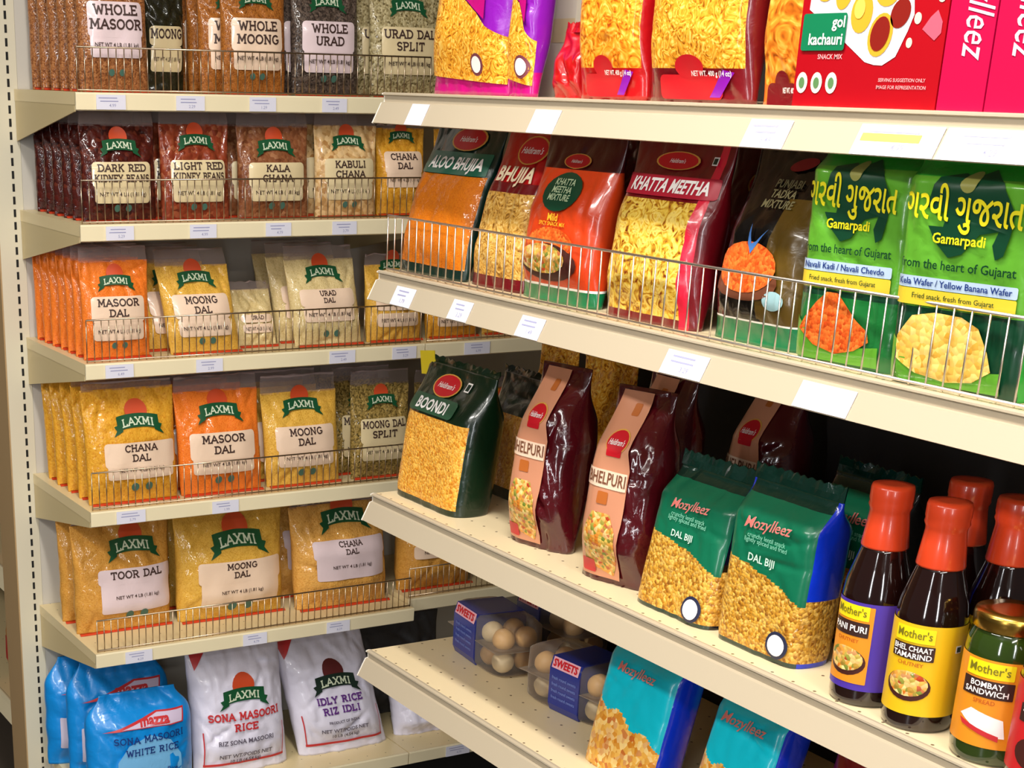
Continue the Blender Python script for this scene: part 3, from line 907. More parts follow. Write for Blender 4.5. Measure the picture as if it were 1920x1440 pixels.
# packets glimpsed in the far run
for k, (y, z, h, c, nm, w) in enumerate(((0.66, 0.50, 0.15, (200, 40, 26), 'red packet', 0.15), (0.86, 0.50, 0.15, (186, 34, 24), 'red packet', 0.15), (0.68, 0.14, 0.26, (206, 140, 66), 'tan packet', 0.17), (0.88, 0.14, 0.26, (196, 126, 56), 'tan packet', 0.17))):
    root = thing('food_packet', f'{nm} {"nearer" if k % 2 == 0 else "deeper"} of two on the {"middle" if k < 2 else "bottom"} shelf left of the slotted post', 'food packet', (FX + 0.06, y, z), (0, 0, -PI / 2), 'packets in the far run')
    S = Bag(w, h, 0.06, 'pillow', 0.02, 40 + k, 0.003)
    packet_core(root, S, plain(f'far_film_{k}', c, 0.35, wrinkle=0.4, coat=0.3), 1, 0, 40 + k, seal=False)
    part('label_panel', patch(S, 0, h * .4, w * .3, h * .12, 0.0018), LABELB if k < 2 else RED, root, True)

# ------------------------------------------------------------------ snack packets on the right hand run
def film(name, c, rough=0.28, wrinkle=0.55, coat=0.5): return plain(name, c, rough, 0.0, wrinkle, coat)
SEV_Y = strands('sev_yellow', [(150, 84, 18), (226, 148, 36), (240, 178, 60), (252, 214, 110)], 60)
SEV_O = strands('sev_orange', [(170, 70, 14), (230, 136, 28), (244, 170, 52), (252, 206, 100)], 42)
SEV_P = strands('sev_pale', [(128, 82, 30), (206, 150, 62), (226, 178, 88), (240, 206, 130)], 60)
BHUJIA_O = grain('bhujia_orange', [(204, 104, 16), (222, 124, 24), (212, 114, 20)], 500, bump=0.3)
MIX_Y = strands('snack_mix', [(120, 44, 16), (196, 140, 36), (230, 190, 70), (240, 212, 112), (206, 150, 44)], 62, 2.2)
BOONDI = grain('gold_boondi', [(206, 132, 34), (232, 166, 62), (244, 188, 86), (196, 116, 28)], 270, bump=0.7)
BIJI = grain('dal_biji', [(176, 118, 28), (218, 164, 62), (232, 186, 92), (150, 92, 24), (206, 150, 50)], 250, bump=0.8)
MIXO = grain('bowl_mix', [(206, 112, 30), (232, 190, 90), (110, 130, 50), (226, 150, 60), (240, 214, 140), (180, 60, 30)], 190)
CRISP_O = grain('orange_crisps', [(190, 66, 20), (226, 98, 34), (236, 124, 50), (206, 80, 26)], 230)
CRISP_Y = grain('yellow_chips', [(206, 150, 50), (234, 190, 90), (242, 208, 120), (214, 164, 60)], 150)

def snack(y0, y1, shelf, xf, h, t, label, film_m, seed, kind='pillow', lean=0.0, sway=0.0, zone=None, mats=None, cuts=(), flap=0.012, flapm=None, rz=None, taper=0.45, neck=0.0, group='snack packets on the right hand shelves', wr=0.0028, name='snack_packet'):
    w = y0 - y1
    root = thing(name, label, 'snack packet', (xf + t / 2, (y0 + y1) / 2, ZR[shelf]), (0, 0, -PI / 2 if rz is None else rz), group)
    S = Bag(w, h, t, kind, lean, seed, wr, taper=taper, sway=sway, neck=neck)
    S.pw = 5
    part('body', None, None, root, me=body_mesh('body', S, mats or film_m, zone, cuts))
    if flap:
        mb = MB()
        n = 22
        hw0 = S.hw(1.0)
        vs = []
        for j in range(3):
            for sg in (-1, 1):
                for i in range(n + 1):
                    a = 2 * i / n - 1
                    z = S.h * 0.992 + flap * j / 2
                    zz = z + (0.0016 * (-1) ** i if j == 2 else 0)
                    vs.append((a * hw0 + S.sway * z, S.lean * z + 0.003 * noise.noise(Vector((a * 3, seed, j * .4))) * (1 + j) + sg * 0.001, zz))
        m = n + 1
        fs = []
        for j in range(2):
            for i in range(n):
                q = 2 * j * m + i
                fs += [(q, q + 1, q + 1 + 2 * m, q + 2 * m), (q + m + 1, q + m, q + 3 * m, q + 3 * m + 1)]
        for i in range(n):
            q = 4 * m + i
            fs.append((q, q + 1, q + 1 + m, q + m))
        part('top_seal', mb.add(vs, fs), flapm or film_m, root)
    return root, S, w

def brand_oval(root, S, cx, cz, a, b, rot=0.0, o=0.0018, word=True):
    rim = part('brand_oval', patch(S, cx, cz, a * 1.1, b * 1.1, o, 'ellipse', rot=rot), GOLD, root, True)
    part('oval_field', patch(S, cx, cz, a, b, o + 0.0005, 'ellipse', rot=rot), RED, rim, True)
    if word:
        part('lettering', write(S, font("Haldiram's", 0.01, 0.3), cx, cz - b * 0.25, b * 0.5, o + 0.0012, maxw=a * 1.6, rot=rot), WHITE, rim, label='white script brand lettering')
    return rim
def veg_mark(root, S, cx, cz, s, o=0.0018):
    fr = part('square_mark', patch(S, cx, cz, s, s, o, r=0), WHITE, root)
    part('mark_field', patch(S, cx, cz, s * .7, s * .7, o + .0005, r=0), plain('mark_dark', (16, 44, 30), .4), fr)
def PL(w, h, pts): return [(u * w / 2, v * h) for u, v in pts]
SCRIPT = lambda t: font(t, 0.004, 0.35)

# --- top snack shelf
MAGENTA = film('magenta_film', (188, 10, 118)); PURPLE = film('violet_film', (134, 22, 168))
def pink_bag(y0, y1, xf, h, label, seed, lean, t=.07):
    root, S, w = snack(y0, y1, 0, xf, h, t, label, PURPLE, seed, lean=lean, zone=lambda u, v, b: 1 if v < .11 else 0, mats=[PURPLE, MAGENTA], cuts=(.11,))
    part('food_window', poly(S, PL(w, h, [(-.93, .085), (.965, .05), (.965, .25), (.6, .30), (.35, .36), (0, .42), (-.5, .45), (-.9, .46)]), 0.003, cuts=14), SEV_Y, root, True, label='print of yellow fried strands')
    part('pink_shoulder', poly(S, PL(w, h, [(-.9, .465), (-.5, .455), (0, .425), (.35, .365), (.55, .33), (.4, .8), (-.9, .8)]), 0.003, cuts=10), MAGENTA, root, True)
    rg = part('round_sticker', patch(S, w * .20, h * .135, .0155, .0155, .0034, 'ellipse'), plain('sticker_ring', (120, 60, 70), .4), root, True)
    part('sticker_face', patch(S, w * .20, h * .135, .0115, .0115, .0042, 'ellipse'), WHITE, rg, True)
pink_bag(-.745, -.955, .290, .31, 'pink and yellow noodle snack packet at the left end of the top snack shelf', 50, .12)
pink_bag(-.957, -1.018, .300, .29, 'smaller pink and yellow packet just right of its wider twin on the top snack shelf', 51, .08, .045)
REDF = film('red_film', (180, 12, 18)); ORANGEF = film('orange_film', (228, 110, 30)); DKRED = film('dark_red_film', (108, 8, 20))
snack(-1.035, -1.10, 0, .325, .085, .045, 'short plain red packet squeezed between the pink and yellow packets', REDF, 52, lean=.1)
root = thing('small_carton', 'white carton with a green dot peeking behind the short red packet', 'carton', (.44, -.93, ZR[0]), (0, 0, -PI / 2))
part('carton', MB().box((-.05, -.03, 0), (.05, .03, .26)), plain('white_card', (224, 214, 196), .5), root)
F = Flat(-.03)
part('green_dot', patch(F, 0.0, .17, .012, .016, .0006, 'ellipse'), plain('leaf_green', (120, 160, 60), .5), root)
part('beige_band', patch(F, 0, .09, .049, .016, .0006, r=0), LABELB, root)
def yellow_bag(y0, y1, xf, h, label, seed, food, base, lean=0.02, band=.125, big=True):
    root, S, w = snack(y0, y1, 0, xf, h, 0.07, label, base, seed, lean=lean, zone=lambda u, v, b: 1 if (not b and v > band and abs(u) < .93) else 0, mats=[base, food], cuts=(band,))
    mb = patch(S, 0, h * (band + .005), w * .14, h * .045, .0018, 'ellipse')
    patch(S, 0, h * band * .45, w * .3, h * .045, .0016, r=.008, mb=mb)
    part('red_crest', mb, DKRED if not big else RED, root, True)
    part('weight_line', write(S, font('NET WT. 400 g (14 oz)', .012), w * .2, h * (band - .028), .0062, .0026, maxw=w * .36), WHITE, root)
    if big:
        part('violet_streak', poly(S, PL(w, h, [(.35, .02), (.55, .02), (.8, .11), (.62, .12)]), .002), PURPLE, root, True)
    return root
yellow_bag(-1.115, -1.258, .300, .31, 'yellow noodle snack packet with a red base left of the larger yellow one', 53, SEV_O, REDF)
yellow_bag(-1.276, -1.468, .290, .31, 'largest yellow noodle snack packet with red and violet base on the top snack shelf', 54, SEV_Y, DKRED, band=.125)
yellow_bag(-1.473, -1.558, .303, .31, 'narrow orange brown packet pressed against the red carton', 55, strands('sev_brown', [(130, 60, 12), (206, 110, 26), (226, 146, 44), (240, 186, 84)], 30), ORANGEF, lean=.08, band=.07, big=False)

# red carton with a plate of round pastries
REDBOX = plain('red_card', (168, 4, 20), .3, coat=.4); PINKBOX = plain('pink_card', (188, 8, 66), .3, coat=.4)
w, d, h = .205, .06, .30
root = thing('snack_carton', 'red carton printed with a white plate of round golden pastries', 'carton', (.287 + d / 2, -1.6725, ZR[0]), (0, 0, -PI / 2))
part('carton', MB().box((-w / 2, -d / 2, 0), (w / 2, d / 2, h)), REDBOX, root)
F = Flat(-d / 2)
pl = part('plate_picture', poly(F, [(-0.0911, 0.0983), (-0.0623, 0.0821), (-0.0296, 0.0629), (-0.0008, 0.0455), (0.0129, 0.0426), (0.0243, 0.0422), (0.041, 0.0505), (0.0532, 0.0748), (0.0592, 0.0903), (0.0532, 0.1223), (0.0402, 0.1548), (-0.0433, 0.1658), (-0.0888, 0.1342)], .0006, cuts=0), plain('plate_white', (226, 222, 226), .4), root)
KG = plain('pastry_gold', (222, 160, 42), .4); KL = plain('pastry_light', (238, 194, 84), .4); KR = plain('pastry_filling', (128, 22, 12), .4)
mb = MB(); ml = MB()
for cx, cz, a, b, ro in [(-0.0691, 0.1203, 0.0152, 0.0148, 0.2), (-0.041, 0.1127, 0.0114, 0.016, -0.3), (-0.0129, 0.1268, 0.0129, 0.0111, 0.5), (-0.0129, 0.0934, 0.0152, 0.0198, -0.1), (0.0205, 0.1174, 0.0182, 0.0191, -0.5), (-0.0888, 0.1403, 0.0152, 0.0148, 0), (-0.0433, 0.1534, 0.0167, 0.0148, 0), (0.0023, 0.1542, 0.0167, 0.016, 0.3), (0.0289, 0.1577, 0.0137, 0.0148, 0.1)]:
    patch(F, cx, cz, a, b, .0012, 'ellipse', rot=ro, mb=mb)
    patch(F, cx - .003, cz + .004, a * .5, b * .5, .0018, 'ellipse', rot=ro, mb=ml)
patch(F, 0.0167, 0.0717, .0165, .0215, .0012, 'ellipse', rot=-.3, mb=mb)
q = part('pastry_print', mb, KG, pl); part('pastry_gleam', ml, KL, q)
mb = patch(F, 0.0167, 0.0727, .0125, .017, .0018, 'ellipse', rot=-.3); patch(F, 0.0410, 0.0918, .0125, .015, .0012, 'ellipse', rot=-.6, mb=mb)
part('filling_print', mb, KR, q)
GT = plain('tag_green', (14, 116, 74), .35)
gt = part('green_tag', patch(F, -.0642, .0755, .0325, .0185, .0022, r=.003), GT, root)
mb = write(F, font('gol', .02), -.043, .080, .0115, .0028); write(F, font('kachauri', .02), -.060, .063, .0115, .0028, mb, maxw=.05)
part('lettering', mb, WHITE, gt)
part('small_line', write(F, font('SNACK MIX', .01), -.052, .0485, .005, .0008), plain('pale_pink_print', (236, 170, 170), .5), root)
mb = MB()
for k in range(3): patch(F, -.090 + .0222 * k, .0245, .0085, .0108, .0008, 'ellipse', mb=mb)
ic = part('round_badge', mb, plain('badge_pale', (214, 214, 196), .4), root)
mb = MB()
for k in range(3): patch(F, -.090 + .0222 * k, .0245, .0042, .0056, .0013, 'ellipse', mb=mb)
part('badge_emblem', mb, plain('badge_green', (90, 130, 80), .4), ic)
mb = write(F, font('SERVING SUGGESTION ONLY', .005), .054, .0265, .0036, .0008, maxw=.064); write(F, font('IMAGE FOR REPRESENTATION', .005), .054, .0195, .0036, .0008, mb, maxw=.076)
part('fine_print', mb, plain('pale_pink_print', (236, 170, 170), .5), root)
mb = MB()
for cx, cz, a, b in [(0.0926, 0.1069, 0.0055, 0.0062), (0.0645, 0.0867, 0.0048, 0.0056), (0.057, 0.0637, 0.0041, 0.0049), (0.0972, 0.1341, 0.0062, 0.0074)]: patch(F, cx, cz, a, b, .0006, 'ellipse', mb=mb)
part('garlic_print', mb, plain('garlic', (232, 206, 180), .4), root)
part('onion_print', poly(F, [(0.0721, 0.0763), (0.0797, 0.0715), (0.0896, 0.0655), (0.0972, 0.0724), (0.0972, 0.0829), (0.0896, 0.0939), (0.0813, 0.0876)], .0006, cuts=0), plain('onion_pink', (222, 90, 110), .4), root)

for k, (yc, w) in enumerate(((-1.806, .058), (-1.867, .060), (-1.93, .060))):
    root = thing('snack_carton', ['pink carton with white vertical script standing against the red carton', 'second pink carton with white vertical script at the right edge', 'third pink carton with white vertical script, cut off at the right edge'][k], 'carton', (.287 + .09, yc, ZR[0]), (0, 0, -PI / 2), 'pink cartons on the top snack shelf')
    part('carton', MB().box((-w / 2, -.09, 0), (w / 2, .09, .30)), PINKBOX, root)
    part('lettering', write(Flat(-.09), SCRIPT('Mozylleez'), -.006, .106, .034, .0007, rot=-PI / 2, maxw=.118), plain('script_pink_white', (244, 196, 214), .4), root, label='white script running down the carton')

# --- second snack shelf
DKG = film('bottle_green_film', (8, 40, 32)); BLK = film('black_film', (12, 9, 8), .18)
GREENB = plain('band_green', (14, 92, 70), .35, coat=.3)
h = .232
root, S, w = snack(-.657, -.858, 1, .292, h, .065, 'orange aloo bhujia packet with dark green top, leaning leftmost on the second snack shelf', DKG, 60, lean=.30, sway=-.02,
                   zone=lambda u, v, b: 1 if (not b and .07 < v < .66 and abs(u) < .96) else 0, mats=[DKG, BHUJIA_O], cuts=(.07, .66))
b = part('name_band', patch(S, w * .02, h * .735, w * .44, h * .07, .0016, r=.002), GREENB, root, True)
part('lettering', write(S, font('ALOO BHUJIA', .03), w * .05, h * .70, h * .075, .0026, maxw=w * .74), WHITE, b)
brand_oval(root, S, w * .06, h * .89, w * .22, h * .07)
h = .23
root, S, w = snack(-.868, -1.012, 1, .300, h, .065, 'red topped bhujia packet with pale yellow strands, next to the orange one', DKRED, 61, lean=.24,
                   zone=lambda u, v, b: (1 if .08 < v < .60 else 2 if v > .66 else 0) if (not b and abs(u) < .96) else 0, mats=[DKRED, SEV_P, REDF], cuts=(.08, .60, .66))
part('lettering', write(S, font('BHUJIA', .03), w * .02, h * .67, h * .09, .002, maxw=w * .72), plain('pale_yellow_print', (244, 226, 190), .4), root)
brand_oval(root, S, w * .1, h * .86, w * .24, h * .08)
h = .224
ORR = film('orange_red_film', (206, 62, 20)); MAR = film('maroon_film', (66, 8, 14))
root, S, w = snack(-1.015, -1.195, 1, .292, h, .075, 'orange red snack packet with a green oval and a green strip along its base', ORR, 62, lean=.12,
                   zone=lambda u, v, b: 1 if v > .80 else 2 if v < .095 else 3 if v < .11 else 0, mats=[ORR, MAR, film('strip_green', (12, 118, 70)), WHITE], cuts=(.80, .095, .11))
ov = part('green_oval', patch(S, 0, h * .67, w * .23, h * .115, .0018, 'ellipse'), plain('oval_green', (14, 62, 40), .35), root, True)
mb = MB()
for k, t in enumerate(('KHATTA', 'MEETHA', 'MIXTURE')): write(S, font(t, .02), 0, h * (.71 - .045 * k), .0085, .0028, mb, maxw=w * .32)
part('lettering', mb, plain('pale_green_print', (170, 190, 150), .4), ov)
mb = write(S, font('Mild', .02), 0, h * .50, .01, .0022); write(S, font('SPICY SNACK MIX', .01), 0, h * .47, .0055, .0022, mb)
part('yellow_lettering', mb, plain('yellow_print', (244, 176, 40), .4), root)
part('biscuit_print', patch(S, 0, h * .36, w * .30, h * .1, .0016, 'ellipse'), CRISP_O, root, True)
bw = part('bowl_print', patch(S, 0, h * .25, w * .36, h * .115, .0022, 'ellipse'), plain('bowl_dark', (70, 30, 24), .4), root, True)
part('bowl_food', patch(S, -.01, h * .27, w * .30, h * .09, .003, 'ellipse'), MIXO, bw, True)
brand_oval(root, S, 0, h * .85, w * .16, h * .04)
h = .226
root, S, w = snack(-1.218, -1.410, 1, .289, h, .075, 'dark red snack mix packet with white lettering and a window of yellow grains', DKRED, 63, lean=.14,
                   zone=lambda u, v, b: 1 if (not b and .05 < v < .68 and -.95 < u < .74) else 2 if (not b and u >= .74 and u < .88) else 0, mats=[DKRED, MIX_Y, film('gloss_pink_red', (222, 30, 60))], cuts=(.05, .68))
b = part('name_band', patch(S, 0, h * .755, w * .47, h * .055, .0018, r=.003), plain('band_rose', (176, 26, 50), .4), root, True)
part('lettering', write(S, font('KHATTA MEETHA', .03), w * .03, h * .725, h * .07, .0028, maxw=w * .78), WHITE, b)
brand_oval(root, S, 0, h * .89, w * .2, h * .045)
veg_mark(root, S, w * .36, h * .9, .005)
h = .226
root, S, w = snack(-1.437, -1.597, 1, .292, h, .08, 'black snack packet with an orange bowl picture and green strip at its base', BLK, 64, lean=.18,
                   zone=lambda u, v, b: 1 if v < .12 else 2 if v < .13 else 3 if (not b and u > .2 - v * .1 and v < .75 and u < .93) else 0, mats=[BLK, film('strip_green', (12, 118, 70)), WHITE, film('olive_film', (88, 66, 18))], cuts=(.12, .13))
bw = part('bowl_print', patch(S, -w * .08, h * .33, w * .36, h * .10, .0022, 'ellipse'), plain('bowl_brown', (104, 56, 34), .4), root, True)
part('bowl_food', patch(S, -w * .08, h * .40, w * .32, h * .13, .003, 'ellipse'), CRISP_O, bw, True)
rb = part('bow_ribbon', poly(S, [(-.012 - w * .06, h * .62), (-.008 - w * .06, h * .52), (0 - w * .06, h * .47), (.008 - w * .06, h * .52), (.02 - w * .06, h * .60), (.006 - w * .06, h * .535), (-.002 - w * .06, h * .52)], .0034), plain('ribbon_blue', (70, 120, 190), .4), root, True)
mb = MB()
for k, t in enumerate(('PUNJABI', 'TADKA', 'MIXTURE')): write(S, font(t, .02), 0, h * (.80 - .05 * k), .009, .002, mb, maxw=w * .36)
part('lettering', mb, plain('olive_print', (128, 120, 84), .4), root)
part('brand_oval', patch(S, w * .05, h * .915, w * .14, h * .03, .002, 'ellipse', rot=.2), plain('dim_red', (130, 20, 24), .4), root, True)
part('foil_badge', patch(S, w * .26, h * .25, w * .1, h * .05, .0022, 'ellipse'), plain('pale_blue_badge', (150, 186, 190), .3), root, True)

LIME = film('lime_film', (92, 160, 44)); BRIGHT = film('bright_green_film', (20, 146, 36)); MAPG = plain('map_green', (6, 58, 34), .35, coat=.3)
GUJ = plain('gujarati_yellow', (222, 208, 30), .35)
def gujarat_bag(y0, y1, xf, h, label, seed, names, food, base, lean):
    root, S, w = snack(y0, y1, 1, xf, h, .075, label, LIME, seed, kind='block', taper=.10, lean=lean, rz=-PI / 2 + .12,
                       zone=lambda u, v, b: (1 if (b or u > .86 or v > .93) else 2 if v < .33 else 3 if .33 <= v < .36 else 0), mats=[LIME, BRIGHT, MAPG if base else film('leaf_film', (24, 110, 48)), MAPG], cuts=(.33, .36, .93))
    cx = -w * .04
    mp = part('state_map', poly(S, [(cx + a * w, b * h) for a, b in ((-.20, .93), (-.06, .95), (.02, .93), (.10, .97), (.24, .92), (.34, .80), (.33, .71), (.30, .62), (.25, .60), (.22, .66), (.25, .72), (.13, .70), (.03, .61), (-.06, .59), (-.16, .65), (-.22, .72), (-.12, .72), (-.10, .78), (-.24, .80))], .0018, cuts=3), MAPG, root, True, label='dark green map outline')
    part('map_seal', patch(S, cx + .02 * w, h * .915, w * .055, h * .045, .0026, 'ellipse'), plain('seal_olive', (140, 138, 70), .4), mp, True)
    part('gujarati_lettering', write(S, font('ગરવી ગુજરાત', .015), cx, h * .745, h * .125, .003, maxw=w * .80, sx=1.0, rot=-.03), GUJ, root, label='yellow lettering in Gujarati script')
    part('round_lettering', write(S, font('Gamarpadi', .02), cx, h * .65, h * .045, .003, maxw=w * .38), GUJ, root)
    part('slogan', write(S, font('from the heart of Gujarat', .012), cx, h * .535, h * .042, .0022, maxw=w * .8), MAPG, root)
    bn = part('name_band', patch(S, cx, h * .47, w * .42, h * .026, .002, r=.002), plain('band_pale_blue', (176, 196, 216), .4), root, True)
    part('lettering', write(S, font(names, .012), cx, h * .458, h * .03, .0028, maxw=w * .78), NAVY, bn)
    yb = part('yellow_band', patch(S, cx, h * .405, w * .42, h * .036, .002, r=.002), plain('band_yellow', (218, 190, 50), .4), root, True)
    part('fine_print', write(S, font('Fried snack, fresh from Gujarat', .005), cx, h * .40, .0055, .0028, maxw=w * .6), MAPG, yb)
    part('lime_sweep', poly(S, PL(w, h, [(-.9, .02), (.68, .02), (.68, .12), (.2, .10), (-.4, .12), (-.9, .22)]), .0018, cuts=5), LIME, root, True)
    pts = [(-.36, .16), (-.30, .22), (-.20, .30), (-.12, .35), (-.02, .35), (.06, .30), (.16, .24), (.28, .19), (.30, .14), (.18, .09), (.0, .06), (-.2, .09)] if food is CRISP_O else [(-.36, .12), (-.36, .22), (-.26, .32), (-.1, .345), (.08, .34), (.2, .30), (.28, .20), (.32, .12), (.2, .06), (.02, .04), (-.2, .06)]
    part('food_print', poly(S, [(cx + a * w, b * h) for a, b in pts], .0026, cuts=4), food, root, True)
    return root
gujarat_bag(-1.602, -1.75, .298, .228, 'green packet with yellow Gujarati lettering and a heap of orange crisps', 65, 'Navali Kadi / Navali Chevdo', CRISP_O, False, -.03)
gujarat_bag(-1.753, -1.925, .292, .226, 'green packet with yellow Gujarati lettering and a heap of yellow banana chips', 66, 'Kela Wafer / Yellow Banana Wafer', CRISP_Y, True, -.06)
# darker packets standing behind the front row of the second shelf
for k, (y0, y1, c, nm) in enumerate(((-.70, -.86, (150, 80, 30), 'brown'), (-.90, -1.03, (140, 16, 22), 'red'), (-1.22, -1.40, (112, 10, 18), 'dark red'), (-1.63, -1.77, (60, 120, 30), 'green'))):
    root, S, w = snack(y0, y1, 1, .47, .215, .07, f'{nm} snack packet in the back row of the second snack shelf', film(f'back_row_{nm.replace(" ", "_")}', c), 70 + k, lean=.1, name='snack_packet')
    brand_oval(root, S, 0, .215 * .8, w * .2, .018, word=False)

# --- third snack shelf
h = .222
DG = film('deep_green_film', (10, 34, 16))
root, S, w = snack(-.672, -.880, 2, .306, h, .085, 'dark green boondi packet showing golden grains, leftmost on the third snack shelf', DG, 80, kind='block', lean=.14, taper=.36, wr=.0018,
                   zone=lambda u, v, b: 1 if (not b and .045 < v < .655 and abs(u) < .9) else 0, mats=[DG, BOONDI], cuts=(.045, .655))
b = part('name_tag', patch(S, -w * .08, h * .735, w * .33, h * .06, .0022, r=.009), plain('tag_bottle_green', (44, 82, 58), .35), root, True)
part('lettering', write(S, font('BOONDI', .03), -w * .08, h * .70, h * .075, .003, maxw=w * .54), WHITE, b)
brand_oval(root, S, -w * .06, h * .875, w * .17, h * .072)
veg_mark(root, S, w * .22, h * .90, .007)
part('yellow_tab', MB().prism([(-w * .64, h * 1.05), (-w * .42, h * 1.08), (-w * .38, h * .90), (-w * .60, h * .88)], 1, .0268, .0285), plain('tab_yellow', (214, 190, 30), .45), root, label='yellow tab at the top corner')
root2, S2, w2 = snack(-.70, -.88, 2, .46, .20, .07, 'dark green packet standing right behind the boondi packet', DG, 81, kind='block', lean=.1, wr=.002)
part('food_window', patch(S2, 0, .08, w2 * .42, .06, .002, r=.004), BOONDI, root2, True)
for k, (y0, y1, z) in enumerate(((-.69, -.80, .245), (-.82, -.96, .24))):
    root, S, w = snack(y0, y1, 2, .56, z, .06, ['crinkled yellow packet rising behind the green boondi packets', 'yellow packet beside the crinkled one in the back row of the third snack shelf'][k], SEV_Y, 83 + k, lean=.02, wr=.006)
MARO = film('maroon_gloss', (74, 10, 18), .16, .9, .9); SALM = plain('salmon_panel', (206, 140, 106), .4, coat=.5)
BROWNSQ = plain('brown_square', (182, 98, 36), .5)
def bhel(cx, cy, rz, label, seed, h=.272, shelf=2):
    w, t = .128, .10
    root = thing('snack_packet', label, 'snack packet', (cx, cy, ZR[shelf]), (0, 0, rz), 'maroon bhelpuri packets')
    S = Bag(w, h, t, 'pillow', .11, seed, .005, taper=.30, neck=.22)
    part('body', None, None, root, me=body_mesh('body', S, MARO))
    mb = patch(S, 0, h * 1.0, w * .36, .008, .0006, r=0)
    o = -.15 * w
    part('salmon_panel', poly(S, [(o - .25 * w, .03 * h), (o + .30 * w, .03 * h), (o + .36 * w, .35 * h), (o + .37 * w, .62 * h), (o + .31 * w, .72 * h), (o + .28 * w, .985 * h), (o - .12 * w, .985 * h), (o - .16 * w, .85 * h), (o - .22 * w, .70 * h), (o - .27 * w, .60 * h)], .002, cuts=5), SALM, root, True, label='salmon pink printed front panel')
    brand_oval(root, S, o + .13 * w, h * .75, w * .13, h * .055, o=.003)
    rb = part('red_ribbon', patch(S, o + .13 * w, h * .70, w * .10, h * .022, .0032, r=.002), RED, root, True)
    tb = part('name_strip', patch(S, o + .06 * w, h * .56, w * .30, h * .045, .003, r=.001), LABELP, root, True)
    part('lettering', write(S, font('BHELPURI', .015), o + .08 * w, h * .535, h * .062, .0038, maxw=w * .54, sx=.7), plain('letter_brown', (120, 74, 50), .5), tb)
    mb = patch(S, o + .07 * w, h * .465, .0095, .0085, .003, r=.002); patch(S, o + .14 * w, h * .90, .006, .008, .003, r=.002, mb=mb)
    part('brown_emblem', mb, BROWNSQ, root, True)
    part('food_print', poly(S, [(o - .16 * w, .10 * h), (o + .22 * w, .05 * h), (o + .31 * w, .15 * h), (o + .30 * w, .30 * h), (o + .20 * w, .39 * h), (o - .04 * w, .39 * h), (o - .14 * w, .30 * h)], .003, cuts=4), MIXO, root, True, label='print of a mixed snack')
    part('red_tag', patch(S, o - .12 * w, .085 * h, .013, .010, .0038, r=.003), CRIM, root, True)
    return root
bhel(.355, -1.062, math.radians(-80), 'maroon bhelpuri packet with a salmon panel, the left one of the front pair', 85)
bhel(.345, -1.268, math.radians(-76), 'maroon bhelpuri packet with a salmon panel, the right one of the front pair', 86)
bhel(.455, -1.185, math.radians(-88), 'shaded bhelpuri packet standing behind the front pair', 87)
bhel(.572, -1.285, math.radians(-88), 'dim bhelpuri packet deepest in the shade of the third snack shelf', 88)
EMER = plain('emerald_film', (10, 104, 72), .3, coat=.3, wrinkle=.3); BLUEF = film('royal_blue_film', (14, 50, 196), .2, .6, .7); DGF = film('dark_emerald_flap', (6, 46, 36), .2, .9, .7)
SCR_R = plain('script_rose', (222, 120, 110), .4); SCR_W = plain('script_white', (236, 220, 214), .4)
def dal_pouch(y0, y1, xf, h, t, shelf, label, seed, lean, panel, food, split=.50, names='DAL BIJI', brand='Mozylleez', wavy=False, group='emerald snack pouches', sticker=True, side=None):
    root, S, w = snack(y0, y1, shelf, xf, h, t, label, BLUEF, seed, kind='block', lean=lean, taper=.2, wr=.002, flap=.02, flapm=DGF,
                       zone=lambda u, v, b: (3 if (v < .03 or v > .93) else 2 if v < split - (.10 * u + .04 * u * u) else 1) if (not b and abs(u) < .93) else (2 if .03 < v < .42 else 0), mats=[side or BLUEF, panel, food, DGF], cuts=(.03, .93))
    sc = part('brand_script', write(S, SCRIPT(brand), 0, h * .765, h * .07, .0018, maxw=w * .76, rot=.06), SCR_W, root, label='white and rose brand script')
    part('script_shadow', write(S, SCRIPT(brand), 0, h * .765, h * .07, .0024, maxw=w * .73, rot=.06), SCR_R, sc)
    mb = write(S, font('crunchy lentil snack', .004), 0, h * .70, .006, .0018, maxw=w * .5); write(S, font('lightly spiced and fried', .004), 0, h * .67, .006, .0018, mb, maxw=w * .56)
    part('fine_print', mb, plain('pale_teal_print', (130, 200, 170), .4), root)
    part('lettering', write(S, font(names, .015), -w * .02, h * (split + .06), h * .048, .0018, maxw=w * .44), plain('pale_mint_print', (206, 232, 214), .4), root)
    if sticker:
        rg = part('round_sticker', patch(S, w * .30, h * .12, .0175, .0175, .003, 'ellipse'), plain('sticker_navy', (40, 44, 70), .4), root, True)
        part('sticker_face', patch(S, w * .30, h * .12, .0135, .0135, .0038, 'ellipse'), WHITE, rg, True)
    return root, S, w
dal_pouch(-1.342, -1.502, .305, .185, .075, 2, 'emerald and gold lentil snack pouch, the left one leaning back beside the bhelpuri', 90, .19, EMER, BIJI, side=BLK)
dal_pouch(-1.511, -1.664, .305, .205, .075, 2, 'emerald and gold lentil snack pouch with a royal blue side, the right one', 91, .06, EMER, BIJI)
dal_pouch(-1.525, -1.665, .43, .205, .075, 2, 'shaded emerald pouch right behind the blue sided pouch', 92, .06, EMER, BIJI, sticker=False, side=BLK)

